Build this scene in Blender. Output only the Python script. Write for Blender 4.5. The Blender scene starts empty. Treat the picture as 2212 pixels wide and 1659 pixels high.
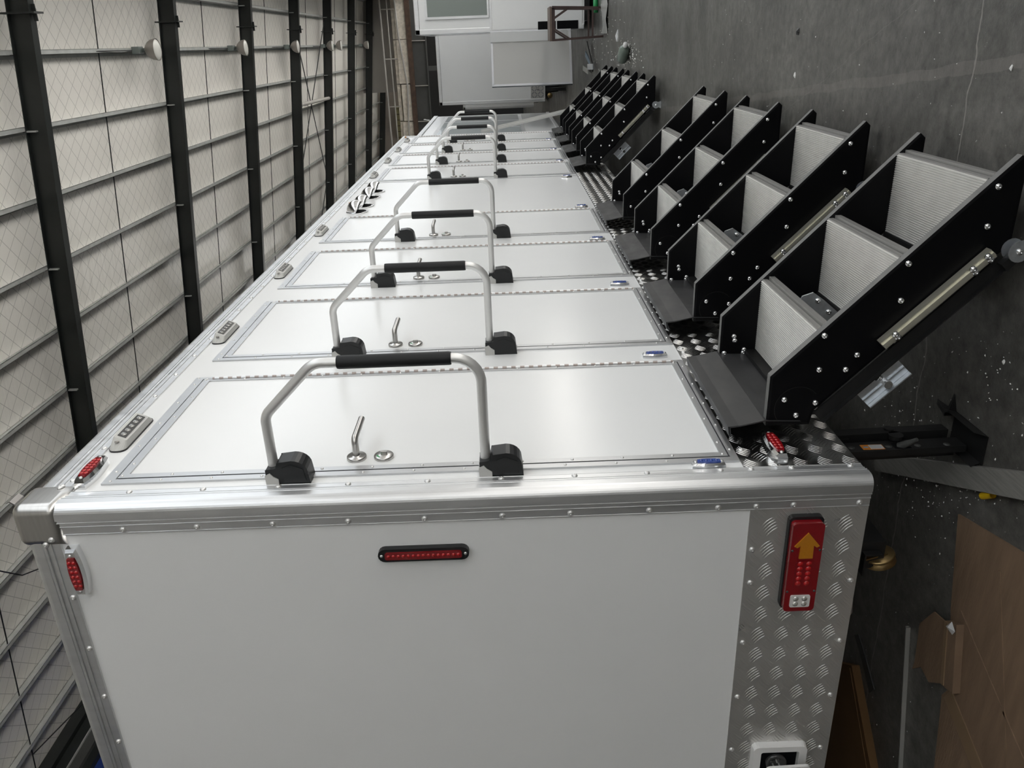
import bpy, bmesh, math, random
from mathutils import Vector, Matrix
random.seed(7)
SC = bpy.context.scene
COL = SC.collection
PI = math.pi
G = 0.39            # height of the trailer's underside above the hall floor

# ------------------------------------------------------------------ camera
cam_d = bpy.data.cameras.new('camera')
cam = bpy.data.objects.new('camera', cam_d)
COL.objects.link(cam)
R0 = Vector((-0.03432, -0.01362, -0.99932))
R1 = Vector((-0.91685, -0.39753, 0.03691))
R2 = Vector((-0.39776, 0.91749, 0.00116))
m = Matrix(((R0.x, -R1.x, -R2.x, 1.0018), (R0.y, -R1.y, -R2.y, -1.6502), (R0.z, -R1.z, -R2.z, 0.8622 + G), (0, 0, 0, 1)))
cam.matrix_world = m
cam_d.sensor_fit = 'HORIZONTAL'
cam_d.sensor_width = 36.0
cam_d.lens = 1705.4 * 36.0 / 2212.0
cam_d.clip_start = 0.02
cam_d.clip_end = 300
SC.camera = cam

# ------------------------------------------------------------------ light
world = bpy.data.worlds.new('overcast_sky')
SC.world = world
world.use_nodes = True
wb = world.node_tree.nodes['Background']
wb.inputs['Color'].default_value = (0.93, 0.97, 1.0, 1)
wb.inputs['Strength'].default_value = 2.0
def portal(name, loc, rot, sx, sy):
    d = bpy.data.lights.new(name, 'AREA'); d.shape = 'RECTANGLE'; d.size = sx; d.size_y = sy
    d.cycles.is_portal = True
    o = bpy.data.objects.new(name, d); COL.objects.link(o); o.location = loc; o.rotation_euler = rot
    return o
# openings of the hall: the open long side
portal('daylight_portal', (3.65, 22.0, 2.85), (0, PI / 2, 0), 5.65, 61.0)
portal('daylight_portal', (-11.35, 45.0, 2.3), (0, -PI / 2, 0), 4.6, 16.0)
sun_d = bpy.data.lights.new('sun', 'SUN'); sun_d.energy = 30.0; sun_d.angle = 0.02; sun_d.color = (1.0, 0.975, 0.94)
sun = bpy.data.objects.new('sun', sun_d); COL.objects.link(sun)
sun.rotation_euler = (0.0, -math.radians(10), 0.0)      # high sun from over the roof, falling on the yard outside
SC.view_settings.view_transform = 'Standard'
SC.view_settings.look = 'None'
SC.view_settings.gamma = 1.0
SC.view_settings.exposure = 0.33
SC.view_settings.use_curve_mapping = False
SC.cycles.max_bounces = 10
SC.cycles.diffuse_bounces = 6

# ------------------------------------------------------------------ materials
MATS = {}
def mat(name, col, rough=0.5, metal=0.0, spec=0.5, var=0.0, vscale=8.0, bump=0.0, bscale=40.0, coat=0.0, stretch=(1, 1, 1), rvar=0.0):
    if name in MATS: return MATS[name]
    M = bpy.data.materials.new(name); M.use_nodes = True
    nt = M.node_tree; b = nt.nodes['Principled BSDF']
    b.inputs['Base Color'].default_value = (*col, 1)
    b.inputs['Roughness'].default_value = rough
    b.inputs['Metallic'].default_value = metal
    b.inputs['Specular IOR Level'].default_value = spec
    if coat: b.inputs['Coat Weight'].default_value = coat
    if var or bump or rvar:
        tc = nt.nodes.new('ShaderNodeTexCoord'); mp = nt.nodes.new('ShaderNodeMapping')
        mp.inputs['Scale'].default_value = stretch
        nt.links.new(tc.outputs['Object'], mp.inputs['Vector'])
    if var or rvar:
        n = nt.nodes.new('ShaderNodeTexNoise'); n.inputs['Scale'].default_value = vscale; n.inputs['Detail'].default_value = 6
        nt.links.new(mp.outputs['Vector'], n.inputs['Vector'])
    if var:
        r = nt.nodes.new('ShaderNodeValToRGB')
        r.color_ramp.elements[0].position = 0.3; r.color_ramp.elements[1].position = 0.72
        r.color_ramp.elements[0].color = (*[max(0, c * (1 - var)) for c in col], 1)
        r.color_ramp.elements[1].color = (*[min(1, c * (1 + var)) for c in col], 1)
        nt.links.new(n.outputs['Fac'], r.inputs['Fac']); nt.links.new(r.outputs['Color'], b.inputs['Base Color'])
    if rvar:
        mr = nt.nodes.new('ShaderNodeMapRange')
        mr.inputs['From Min'].default_value = 0.3; mr.inputs['From Max'].default_value = 0.7
        mr.inputs['To Min'].default_value = max(0.02, rough - rvar); mr.inputs['To Max'].default_value = min(1, rough + rvar)
        nt.links.new(n.outputs['Fac'], mr.inputs['Value']); nt.links.new(mr.outputs['Result'], b.inputs['Roughness'])
    if bump:
        n2 = nt.nodes.new('ShaderNodeTexNoise'); n2.inputs['Scale'].default_value = bscale; n2.inputs['Detail'].default_value = 4
        nt.links.new(mp.outputs['Vector'], n2.inputs['Vector'])
        bp = nt.nodes.new('ShaderNodeBump'); bp.inputs['Strength'].default_value = bump; bp.inputs['Distance'].default_value = 0.01
        nt.links.new(n2.outputs['Fac'], bp.inputs['Height']); nt.links.new(bp.outputs['Normal'], b.inputs['Normal'])
    MATS[name] = M
    return M

WHITE = mat('white_panel', (0.80, 0.81, 0.81), 0.22, spec=0.5, var=0.012, vscale=3, bump=0.02, bscale=1.2)
ALU = mat('anodised_aluminium', (0.74, 0.75, 0.76), 0.36, 0.9, var=0.05, vscale=6, stretch=(8, 8, 1), rvar=0.05)
ALUFR = mat('door_frame_aluminium', (0.58, 0.59, 0.60), 0.36, 0.95, var=0.05, vscale=6)
ALUDARK = mat('aluminium_groove', (0.36, 0.37, 0.39), 0.4, 1.0)
STAINLESS = mat('brushed_stainless', (0.56, 0.55, 0.53), 0.3, 1.0, var=0.06, vscale=12, stretch=(1, 1, 10))
CHROME = mat('chrome', (0.80, 0.81, 0.82), 0.10, 1.0)
PLATE = mat('tread_plate_aluminium', (0.66, 0.65, 0.63), 0.33, 0.72, spec=0.6, var=0.07, vscale=5, rvar=0.08)
PLATES = mat('bright_tread_plate', (0.60, 0.595, 0.58), 0.20, 1.0, var=0.08, vscale=5, rvar=0.06)
TUBE = mat('satin_aluminium_tube', (0.78, 0.78, 0.77), 0.42, 0.75, var=0.03, vscale=30)
BLACKP = mat('black_plastic', (0.010, 0.011, 0.012), 0.38, spec=0.45)
GRIP = mat('black_rubber_grip', (0.008, 0.009, 0.010), 0.55, spec=0.35, bump=0.05, bscale=120)
HDPE = mat('black_stringer_board', (0.003, 0.003, 0.0036), 0.48, spec=0.13, bump=0.015, bscale=60)
HDPEE = mat('sawn_board_edge', (0.16, 0.158, 0.152), 0.6, spec=0.4, var=0.15, vscale=30)
BLKSTEEL = mat('black_painted_steel', (0.012, 0.012, 0.012), 0.4, spec=0.4, var=0.3, vscale=14)
LANDING = mat('black_worn_sheet', (0.030, 0.030, 0.031), 0.45, spec=0.45, var=0.3, vscale=9, rvar=0.12, stretch=(6, 1, 1))
TREAD = mat('ribbed_tread_aluminium', (0.62, 0.61, 0.58), 0.42, 0.35, var=0.06, vscale=14)
TREADF = mat('tread_nosing_aluminium', (0.36, 0.355, 0.34), 0.42, 0.6)
GALV = mat('galvanised_steel', (0.62, 0.65, 0.68), 0.36, 0.85, var=0.10, vscale=70)
CREAM = mat('zinc_yellow_rail', (0.66, 0.64, 0.54), 0.35, 0.75, var=0.08, vscale=30)
REDLENS = mat('red_lens', (0.22, 0.004, 0.008), 0.12, spec=0.6, coat=0.6, bump=0.06, bscale=90)
REDLED = mat('red_led', (0.46, 0.010, 0.013), 0.16, spec=0.6, coat=0.4)
AMBER = mat('amber_lens', (0.50, 0.19, 0.01), 0.14, spec=0.6, coat=0.5, bump=0.15, bscale=140)
CLEAR = mat('clear_reverse_lens', (0.72, 0.70, 0.68), 0.12, spec=0.8, coat=0.5)
BLUE = mat('blue_lens', (0.008, 0.05, 0.30), 0.08, spec=0.8, coat=0.9)
LEDGREY = mat('smoked_lens', (0.06, 0.06, 0.06), 0.15, spec=0.7)
LEDWHITE = mat('led_reflector', (0.75, 0.75, 0.72), 0.12, 0.7)
LAMPWHITE = mat('white_lamp_housing', (0.52, 0.52, 0.50), 0.45, spec=0.4)
WPLASTIC = mat('white_plastic', (0.78, 0.78, 0.77), 0.3)
DARK = mat('dark_void', (0.006, 0.006, 0.007), 0.8, spec=0.1)
GASKET = mat('black_gasket', (0.02, 0.02, 0.03), 0.6)
HINGE = mat('hinge_knuckle', (0.40, 0.345, 0.32), 0.4, 0.6)
GREEN = mat('green_indicator', (0.02, 0.30, 0.09), 0.4)
STEELDK = mat('rafter_paint', (0.016, 0.019, 0.018), 0.42, spec=0.45, var=0.15, vscale=3)
PURLIN = mat('galvanised_purlin', (0.46, 0.475, 0.46), 0.45, 0.25, var=0.12, vscale=5)
SHADE = mat('lamp_shade', (0.30, 0.28, 0.26), 0.4, 0.4)
GEAR = mat('lamp_gear_box', (0.20, 0.23, 0.22), 0.5, 0.3)
LAMPGLASS = mat('lamp_diffuser', (0.62, 0.62, 0.58), 0.3)
CONC = mat('pale_concrete', (0.66, 0.61, 0.53), 0.8, var=0.22, vscale=6, bump=0.3, bscale=12)
RUST = mat('rusty_flange', (0.07, 0.042, 0.028), 0.7, var=0.35, vscale=5)
GIRDER = mat('grey_girder', (0.060, 0.062, 0.060), 0.55, var=0.1, vscale=2)
PIPE = mat('grey_pipe', (0.40, 0.385, 0.36), 0.5)
WALLG = mat('grey_wall_sheet', (0.34, 0.325, 0.30), 0.6, var=0.05, vscale=1)
WALLB = mat('brown_wall_plaster', (0.42, 0.375, 0.33), 0.8, var=0.08, vscale=1.5)
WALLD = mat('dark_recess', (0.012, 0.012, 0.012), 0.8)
WALLP = mat('plaster_grey', (0.30, 0.29, 0.27), 0.8, var=0.1, vscale=1)
BLUEC = mat('blue_cladding', (0.010, 0.035, 0.21), 0.45, var=0.25, vscale=1.2)
CARD = mat('cardboard', (0.20, 0.135, 0.088), 0.75, spec=0.2, var=0.14, vscale=5, bump=0.12, bscale=30, stretch=(1, 6, 1))
CARDD = mat('brown_carton', (0.135, 0.075, 0.032), 0.75, spec=0.2, var=0.1, vscale=6)
TAPE = mat('packing_tape', (0.22, 0.15, 0.09), 0.3, spec=0.5)
WOOD = mat('grey_wood', (0.20, 0.195, 0.18), 0.65, var=0.18, vscale=7, bump=0.15, bscale=18, stretch=(18, 1.2, 4))
YELLOW = mat('yellow_plastic', (0.62, 0.40, 0.01), 0.4)
FOAM = mat('white_foam', (0.72, 0.72, 0.70), 0.7)
BRASS = mat('brass_pulley', (0.30, 0.21, 0.095), 0.34, 0.9, var=0.2, vscale=20)
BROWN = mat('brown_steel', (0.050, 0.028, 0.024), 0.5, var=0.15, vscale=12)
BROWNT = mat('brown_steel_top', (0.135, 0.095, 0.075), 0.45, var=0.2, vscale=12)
GLASSG = mat('greenish_window', (0.22, 0.25, 0.235), 0.12, spec=0.6)
GLASSB = mat('blue_grey_window', (0.20, 0.25, 0.265), 0.15, spec=0.6, var=0.1, vscale=2)
DOORG = mat('grey_door_skin', (0.40, 0.40, 0.385), 0.5)
RUBBER = mat('tyre_rubber', (0.012, 0.012, 0.012), 0.7)
BOTTLE = mat('bottle_green', (0.16, 0.20, 0.17), 0.25)
ORANGE = mat('warning_orange', (0.60, 0.22, 0.03), 0.5)
LABELW = mat('label_white', (0.55, 0.56, 0.56), 0.5)
LABELG = mat('label_print', (0.22, 0.24, 0.28), 0.5)
LBLUE = mat('pale_blue_strip', (0.20, 0.32, 0.46), 0.4)
COPPER = mat('orange_wire_tag', (0.55, 0.28, 0.10), 0.5)
SCREEN = mat('yellowed_window', (0.36, 0.33, 0.17), 0.5)
STRIPD = mat('dark_grey_strip', (0.045, 0.047, 0.045), 0.6)
FILM = mat('clear_sheeting', (0.36, 0.36, 0.34), 0.25, spec=0.6, bump=0.6, bscale=9)

# roof insulation: white film held by a diagonal wire net
def roof_mat():
    M = bpy.data.materials.new('roof_insulation_film'); M.use_nodes = True; nt = M.node_tree
    b = nt.nodes['Principled BSDF']; b.inputs['Roughness'].default_value = 0.36; b.inputs['Specular IOR Level'].default_value = 0.55
    tc = nt.nodes.new('ShaderNodeTexCoord'); sp = nt.nodes.new('ShaderNodeSeparateXYZ'); nt.links.new(tc.outputs['Object'], sp.inputs[0])
    def math_(op, a, bb, c=None):
        n = nt.nodes.new('ShaderNodeMath'); n.operation = op
        for i, v in enumerate((a, bb, c)):
            if v is None: continue
            if isinstance(v, (int, float)): n.inputs[i].default_value = v
            else: nt.links.new(v, n.inputs[i])
        return n.outputs[0]
    def lines(s):
        u = math_('ADD', math_('MULTIPLY', sp.outputs['Y'], 2.75), math_('MULTIPLY', sp.outputs['X'], 2.75 * s))
        fr = math_('FRACT', u, None)
        d = math_('ABSOLUTE', math_('SUBTRACT', fr, 0.5), None)
        return math_('LESS_THAN', d, 0.022)
    msk = math_('MAXIMUM', lines(1.0), lines(-1.0))
    nz = nt.nodes.new('ShaderNodeTexNoise'); nz.inputs['Scale'].default_value = 0.5; nz.inputs['Detail'].default_value = 5
    nt.links.new(tc.outputs['Object'], nz.inputs['Vector'])
    r = nt.nodes.new('ShaderNodeValToRGB'); r.color_ramp.elements[0].color = (0.77, 0.745, 0.69, 1); r.color_ramp.elements[1].color = (0.85, 0.83, 0.785, 1)
    nt.links.new(nz.outputs['Fac'], r.inputs['Fac'])
    mx = nt.nodes.new('ShaderNodeMix'); mx.data_type = 'RGBA'
    nt.links.new(msk, mx.inputs[0]); nt.links.new(r.outputs['Color'], mx.inputs[6]); mx.inputs[7].default_value = (0.50, 0.485, 0.455, 1)
    nt.links.new(mx.outputs[2], b.inputs['Base Color'])
    mp = nt.nodes.new('ShaderNodeMapping'); mp.inputs['Scale'].default_value = (0.5, 5.0, 1); nt.links.new(tc.outputs['Object'], mp.inputs['Vector'])
    n2 = nt.nodes.new('ShaderNodeTexNoise'); n2.inputs['Scale'].default_value = 1.0; n2.inputs['Detail'].default_value = 3; nt.links.new(mp.outputs[0], n2.inputs['Vector'])
    bp = nt.nodes.new('ShaderNodeBump'); bp.inputs['Strength'].default_value = 0.5; bp.inputs['Distance'].default_value = 0.05
    nt.links.new(n2.outputs['Fac'], bp.inputs['Height']); nt.links.new(bp.outputs['Normal'], b.inputs['Normal'])
    return M
ROOFM = roof_mat()

# dark power-floated concrete with wear, scuffs and hairline cracks
def floor_mat():
    M = bpy.data.materials.new('worn_concrete_floor'); M.use_nodes = True; nt = M.node_tree
    b = nt.nodes['Principled BSDF']; b.inputs['Specular IOR Level'].default_value = 0.42
    tc = nt.nodes.new('ShaderNodeTexCoord')
    def noise(scale, det=8, rough=0.6, sc=(1, 1, 1), dist=0.0, rot=0.0):
        mp = nt.nodes.new('ShaderNodeMapping'); mp.inputs['Scale'].default_value = sc; mp.inputs['Rotation'].default_value = (0, 0, rot)
        nt.links.new(tc.outputs['Object'], mp.inputs['Vector'])
        n = nt.nodes.new('ShaderNodeTexNoise'); n.inputs['Scale'].default_value = scale; n.inputs['Detail'].default_value = det
        n.inputs['Roughness'].default_value = rough; n.inputs['Distortion'].default_value = dist
        nt.links.new(mp.outputs[0], n.inputs['Vector']); return n.outputs['Fac']
    def ramp(f, p0, c0, p1, c1):
        r = nt.nodes.new('ShaderNodeValToRGB'); r.color_ramp.elements[0].position = p0; r.color_ramp.elements[1].position = p1
        r.color_ramp.elements[0].color = (*c0, 1); r.color_ramp.elements[1].color = (*c1, 1); nt.links.new(f, r.inputs['Fac']); return r.outputs['Color']
    def mix(fac, a, c, blend='MIX'):
        n = nt.nodes.new('ShaderNodeMix'); n.data_type = 'RGBA'; n.blend_type = blend
        for i, v in ((0, fac), (6, a), (7, c)):
            if isinstance(v, (int, float)): n.inputs[i].default_value = v
            elif isinstance(v, tuple): n.inputs[i].default_value = (*v, 1)
            else: nt.links.new(v, n.inputs[i])
        return n.outputs[2]
    def mth(op, a, c=None):
        n = nt.nodes.new('ShaderNodeMath'); n.operation = op
        for i, v in enumerate((a, c)):
            if v is None: continue
            if isinstance(v, (int, float)): n.inputs[i].default_value = v
            else: nt.links.new(v, n.inputs[i])
        return n.outputs[0]
    base = ramp(noise(1.6, 9, 0.65, dist=0.6), 0.30, (0.062, 0.060, 0.054), 0.72, (0.150, 0.145, 0.131))
    fine = ramp(noise(22, 8, 0.7), 0.32, (0.55, 0.55, 0.55), 0.72, (1.4, 1.4, 1.4))
    c = mix(1.0, base, fine, 'MULTIPLY')
    scuff = ramp(noise(5, 6, 0.7, (7, 0.7, 1), 1.2, 0.5), 0.62, (0, 0, 0), 0.80, (1, 1, 1))
    c = mix(mth('MULTIPLY', scuff, 0.35), c, (0.17, 0.165, 0.15))
    scr = ramp(noise(14, 5, 0.7, (1, 9, 1), 0.8, -0.6), 0.66, (0, 0, 0), 0.74, (1, 1, 1))
    c = mix(mth('MULTIPLY', scr, 0.30), c, (0.23, 0.22, 0.20))
    spk = ramp(noise(70, 3, 0.5), 0.72, (0, 0, 0), 0.76, (1, 1, 1))
    c = mix(mth('MULTIPLY', spk, 0.55), c, (0.30, 0.29, 0.27))
    sp = nt.nodes.new('ShaderNodeSeparateXYZ'); nt.links.new(tc.outputs['Object'], sp.inputs[0])
    def crack(ax_along, base_at, slope, off, wob, width, scale):
        a = sp.outputs[ax_along]; o = sp.outputs['X' if ax_along == 'Y' else 'Y']
        w = mth('MULTIPLY', mth('SUBTRACT', noise(scale, 4, 0.6), 0.5), wob)
        d = mth('ABSOLUTE', mth('SUBTRACT', mth('ADD', o, w), mth('ADD', mth('MULTIPLY', a, slope), base_at)))
        return mth('LESS_THAN', d, width)
    cr = crack('X', 0.565, 0.03, 0, 0.07, 0.0028, 5)
    c = mix(mth('MULTIPLY', cr, 0.75), c, (0.26, 0.25, 0.225))
    cr2 = crack('X', 3.9, -2.75, 0, 0.22, 0.004, 3)
    c = mix(mth('MULTIPLY', cr2, 0.35), c, (0.22, 0.21, 0.19))
    st = crack('Y', 0.955, -0.10, 0, 0.035, 0.016, 4)
    c = mix(mth('MULTIPLY', st, 0.25), c, (0.24, 0.22, 0.20))
    nt.links.new(c, b.inputs['Base Color'])
    rr = ramp(noise(2.5, 6), 0.3, (0.30, 0.30, 0.30), 0.7, (0.48, 0.48, 0.48)); nt.links.new(rr, b.inputs['Roughness'])
    bp = nt.nodes.new('ShaderNodeBump'); bp.inputs['Strength'].default_value = 0.45; bp.inputs['Distance'].default_value = 0.012
    nt.links.new(noise(12, 9, 0.7), bp.inputs['Height']); nt.links.new(bp.outputs['Normal'], b.inputs['Normal'])
    return M
FLOORM = floor_mat()

# ------------------------------------------------------------------ mesh helpers
class MB:
    def __init__(s): s.v = []; s.f = []; s.mi = []; s.sm = []
    def add(s, vs, fs, mi=0, smooth=False):
        o = len(s.v); s.v += [tuple(p) for p in vs]
        for f in fs: s.f.append(tuple(i + o for i in f)); s.mi.append(mi); s.sm.append(smooth)
        return s
    def box(s, x0, x1, y0, y1, z0, z1, mi=0):
        x0, x1 = min(x0, x1), max(x0, x1); y0, y1 = min(y0, y1), max(y0, y1); z0, z1 = min(z0, z1), max(z0, z1)
        return s.add([(x0, y0, z0), (x1, y0, z0), (x1, y1, z0), (x0, y1, z0), (x0, y0, z1), (x1, y0, z1), (x1, y1, z1), (x0, y1, z1)],
                     [(3, 2, 1, 0), (4, 5, 6, 7), (0, 1, 5, 4), (1, 2, 6, 5), (2, 3, 7, 6), (3, 0, 4, 7)], mi)
    def prism(s, prof, axis, a, b, mi=0, side_mi=None, smooth=False, cap=True):
        """prof: 2D outline in the two other axes (cyclic order x,y,z), extruded along axis from a to b"""
        def P(u, w, t):
            return {'X': (t, u, w), 'Y': (u, t, w), 'Z': (u, w, t)}[axis]
        n = len(prof)
        ar = sum(prof[i][0] * prof[(i + 1) % n][1] - prof[(i + 1) % n][0] * prof[i][1] for i in range(n))
        pr = prof if ar > 0 else prof[::-1]
        if axis == 'Y': pr = pr[::-1]
        if a > b: a, b = b, a
        vs = [P(u, w, a) for u, w in pr] + [P(u, w, b) for u, w in pr]
        s.add(vs, [(i, (i + 1) % n, n + (i + 1) % n, n + i) for i in range(n)], mi if side_mi is None else side_mi, smooth)
        if cap: s.add(vs, [tuple(range(n - 1, -1, -1)), tuple(range(n, 2 * n))], mi)
        return s
    def sheet(s, line, axis, a, b, mi=0, smooth=False):
        def P(u, w, t):
            return {'X': (t, u, w), 'Y': (u, t, w), 'Z': (u, w, t)}[axis]
        n = len(line)
        return s.add([P(u, w, a) for u, w in line] + [P(u, w, b) for u, w in line], [(i, i + 1, n + i + 1, n + i) for i in range(n - 1)], mi, smooth)
    def tube(s, pts, r, seg=12, mi=0, cap=True):
        pts = [Vector(p) for p in pts]; n = len(pts)
        T = []
        for i in range(n):
            t = pts[min(i + 1, n - 1)] - pts[max(i - 1, 0)]; T.append(t.normalized())
        ref = Vector((0, 0, 1)) if abs(T[0].z) < 0.9 else Vector((0, 1, 0))
        u = T[0].cross(ref).normalized(); vs = []
        for i in range(n):
            u = (u - T[i] * u.dot(T[i])).normalized(); w = T[i].cross(u)
            rr = r[i] if isinstance(r, (list, tuple)) else r
            for k in range(seg):
                a = 2 * PI * k / seg; vs.append(pts[i] + (u * math.cos(a) + w * math.sin(a)) * rr)
        fs = [(i * seg + k, i * seg + (k + 1) % seg, (i + 1) * seg + (k + 1) % seg, (i + 1) * seg + k) for i in range(n - 1) for k in range(seg)]
        s.add(vs, fs, mi, True)
        if cap: s.add([tuple(p) for p in vs], [tuple(range(seg - 1, -1, -1)), tuple(range((n - 1) * seg, n * seg))], mi)
        return s
    def lathe(s, prof, c, axis='X', seg=24, mi=0, smooth=True, cap=False):
        """prof: (distance along axis, radius)"""
        c = Vector(c); vs = []
        for t, r in prof:
            for k in range(seg):
                a = 2 * PI * k / seg; q = (r * math.cos(a), r * math.sin(a))
                d = {'X': (t, q[0], q[1]), 'Y': (q[1], t, q[0]), 'Z': (q[0], q[1], t)}[axis]
                vs.append(c + Vector(d))
        n = len(prof)
        s.add(vs, [(i * seg + k, i * seg + (k + 1) % seg, (i + 1) * seg + (k + 1) % seg, (i + 1) * seg + k) for i in range(n - 1) for k in range(seg)], mi, smooth)
        if cap: s.add(vs, [tuple(range(seg - 1, -1, -1)), tuple(range((n - 1) * seg, n * seg))], mi)
        return s
    def obb(s, c, ux, uy, uz, mi=0):
        """box from centre and three half-axis vectors"""
        c = Vector(c); ux, uy, uz = Vector(ux), Vector(uy), Vector(uz)
        vs = [c + ux * a + uy * b + uz * d for d in (-1, 1) for a, b in ((-1, -1), (1, -1), (1, 1), (-1, 1))]
        return s.add(vs, [(3, 2, 1, 0), (4, 5, 6, 7), (0, 1, 5, 4), (1, 2, 6, 5), (2, 3, 7, 6), (3, 0, 4, 7)], mi)
    def mesh(s, name, mats):
        me = bpy.data.meshes.new(name); me.from_pydata(s.v, [], s.f)
        for M in (mats if isinstance(mats, (list, tuple)) else [mats]): me.materials.append(M)
        me.polygons.foreach_set('material_index', s.mi); me.polygons.foreach_set('use_smooth', s.sm)
        me.update(); return me
    def build(s, name, mats, parent=None, loc=(0, 0, 0), bevel=0.0):
        o = bpy.data.objects.new(name, s.mesh(name, mats)); COL.objects.link(o); o.location = loc
        if parent: o.parent = parent
        if bevel:
            b = o.modifiers.new('bevel', 'BEVEL'); b.width = bevel; b.segments = 2; b.limit_method = 'ANGLE'; b.angle_limit = 0.7
        return o
def link(name, me, parent=None, loc=(0, 0, 0), rot=(0, 0, 0)):
    o = bpy.data.objects.new(name, me); COL.objects.link(o); o.location = loc; o.rotation_euler = rot
    if parent: o.parent = parent
    return o
def empty(name, loc=(0, 0, 0), rot=(0, 0, 0)):
    o = bpy.data.objects.new(name, None); COL.objects.link(o); o.location = loc; o.rotation_euler = rot; o.empty_display_size = 0.1
    return o
def tag(o, label, cat, group=None):
    o['label'] = label; o['category'] = cat
    if group: o['group'] = group
    return o
def struct(o): o['kind'] = 'structure'; return o
def stuff(o): o['kind'] = 'stuff'; return o
def copy_tree(o, parent=None):
    c = o.copy(); COL.objects.link(c); c.parent = parent
    for ch in list(o.children): copy_tree(ch, c)
    return c
def fillet(pts, rad, n=6):
    """round the corners of a 3D polyline"""
    P = [Vector(p) for p in pts]; out = [P[0]]
    for i in range(1, len(P) - 1):
        r = rad[i - 1] if isinstance(rad, (list, tuple)) else rad
        a = (P[i - 1] - P[i]).normalized(); b = (P[i + 1] - P[i]).normalized()
        half = a.angle(b) / 2; d = r / math.tan(half); c = P[i] + (a + b).normalized() * (r / math.sin(half))
        s, e = P[i] + a * d, P[i] + b * d
        for k in range(n + 1):
            t = k / n; q = (s - c).lerp(e - c, t).normalized() * r; out.append(c + q)
    out.append(P[-1]); return out
def rrect(u0, u1, w0, w1, r, n=4):
    out = []
    for cu, cw, a0 in ((u1 - r, w1 - r, 0), (u0 + r, w1 - r, PI / 2), (u0 + r, w0 + r, PI), (u1 - r, w0 + r, 1.5 * PI)):
        for k in range(n + 1):
            a = a0 + PI / 2 * k / n; out.append((cu + r * math.cos(a), cw + r * math.sin(a)))
    return out

# ================================================================== THE HALL
XL, XR, YB, YE = -11.4, 3.7, -9.0, 53.2          # left wall, open side, wall behind, end wall
RZ = lambda x: 8.2 + G - 0.11 * x                  # underside of the rafters
PURX = [1.07 - 1.135 * i for i in range(-7, 11)]
RAFY = [11.82 + 5.85 * i for i in range(-3, 8)]
f = MB(); f.add([(XL - 1, YB - 0.3, 0), (XR + 0.3, YB - 0.3, 0), (XR + 0.3, YE + 1, 0), (XL - 1, YE + 1, 0)], [(0, 1, 2, 3)])
floor = struct(f.build('floor', FLOORM))
yd = MB(); yd.add([(XR + 0.3, -70, -0.02), (70, -70, -0.02), (70, 110, -0.02), (XR + 0.3, 110, -0.02)], [(0, 1, 2, 3)]); yd.add([(-60, -70, -0.02), (XR + 0.3, -70, -0.02), (XR + 0.3, YB - 0.3, -0.02), (-60, YB - 0.3, -0.02)], [(0, 1, 2, 3)])
struct(yd.build('floor_yard', mat('yard_concrete', (0.47, 0.465, 0.455), 0.9, var=0.08, vscale=0.5)))
def roof_sheet(x0, x1, y0, y1):
    mb = MB(); h = 0.35 + 0.19; t = 0.05
    nx = max(2, int(abs(x1 - x0) / 0.57)); xs = [x0 + (x1 - x0) * i / nx for i in range(nx + 1)]
    lo = [(x, RZ(x) + h) for x in xs]; hi = [(x, RZ(x) + h + t) for x in xs[::-1]]
    mb.prism(lo + hi, 'Y', y0, y1); return mb
ceiling = struct(empty('ceiling', (0, 0, 0)))
roof_sheet(XL - 0.3, XR + 0.2, YB, YE).build('insulation_sheet', ROOFM, ceiling)
for y in RAFY:
    mb = MB(); hw = 0.085; dep = 0.35; sl = math.atan(-0.11)
    x0, x1 = XL, XR
    for (dz0, dz1, w) in ((0, 0.014, hw), (0.014, dep - 0.014, 0.006), (dep - 0.014, dep, hw)):
        mb.prism([(x0, RZ(x0) + dz0), (x1, RZ(x1) + dz0), (x1, RZ(x1) + dz1), (x0, RZ(x0) + dz1)], 'Y', y - w, y + w)
    r = mb.build('rafter', STEELDK, ceiling)
    xs = 1.66
    sp = MB(); sp.obb((xs, y, RZ(xs) + 0.16), (0.014, 0, 0), (0, 0.14, 0), (0, 0, 0.26))
    sp.obb((xs - 0.06, y, RZ(xs) - 0.035), (0.06, 0, 0), (0, 0.008, 0), (0, 0, 0.03)); sp.obb((xs + 0.06, y, RZ(xs) - 0.035), (0.06, 0, 0), (0, 0.008, 0), (0, 0, 0.03))
    sp.build('splice_plate', STEELDK, r)
    for i, px in enumerate(PURX):
        if px < XL + 0.2 or px > XR - 0.2: continue
        c = MB(); c.box(px - 0.006, px + 0.006, y - 0.17, y + 0.17, RZ(px) + 0.35, RZ(px) + 0.47)
        c.build('purlin_cleat', STEELDK, r)
        if i % 2 == 0:
            b = MB(); b.obb((px, y - 0.05, RZ(px) + 0.30), (0.012, 0, 0), (0, 0.03, -0.0), (0, 0, 0.12)); b.build('stiffener', PURLIN, r)
for px in PURX:
    if px < XL + 0.2 or px > XR - 0.2: continue
    z = RZ(px) + 0.35
    mb = MB(); mb.box(px - 0.004, px + 0.004, YB, YE, z, z + 0.18); mb.box(px - 0.004, px + 0.075, YB, YE, z, z + 0.006); mb.box(px + 0.069, px + 0.075, YB, YE, z, z + 0.022)
    mb.box(px - 0.06, px + 0.004, YB, YE, z + 0.174, z + 0.18)
    mb.build('purlin', PURLIN, ceiling)
for y in [11.82 - 2.92 + 5.85 * i for i in range(0, 7)]:
    mb = MB(); mb.tube([(x, y, RZ(x) + 0.43) for x in (XL + 0.2, 3.6)], 0.011, 6); mb.build('sag_rod', STEELDK, ceiling)
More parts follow.
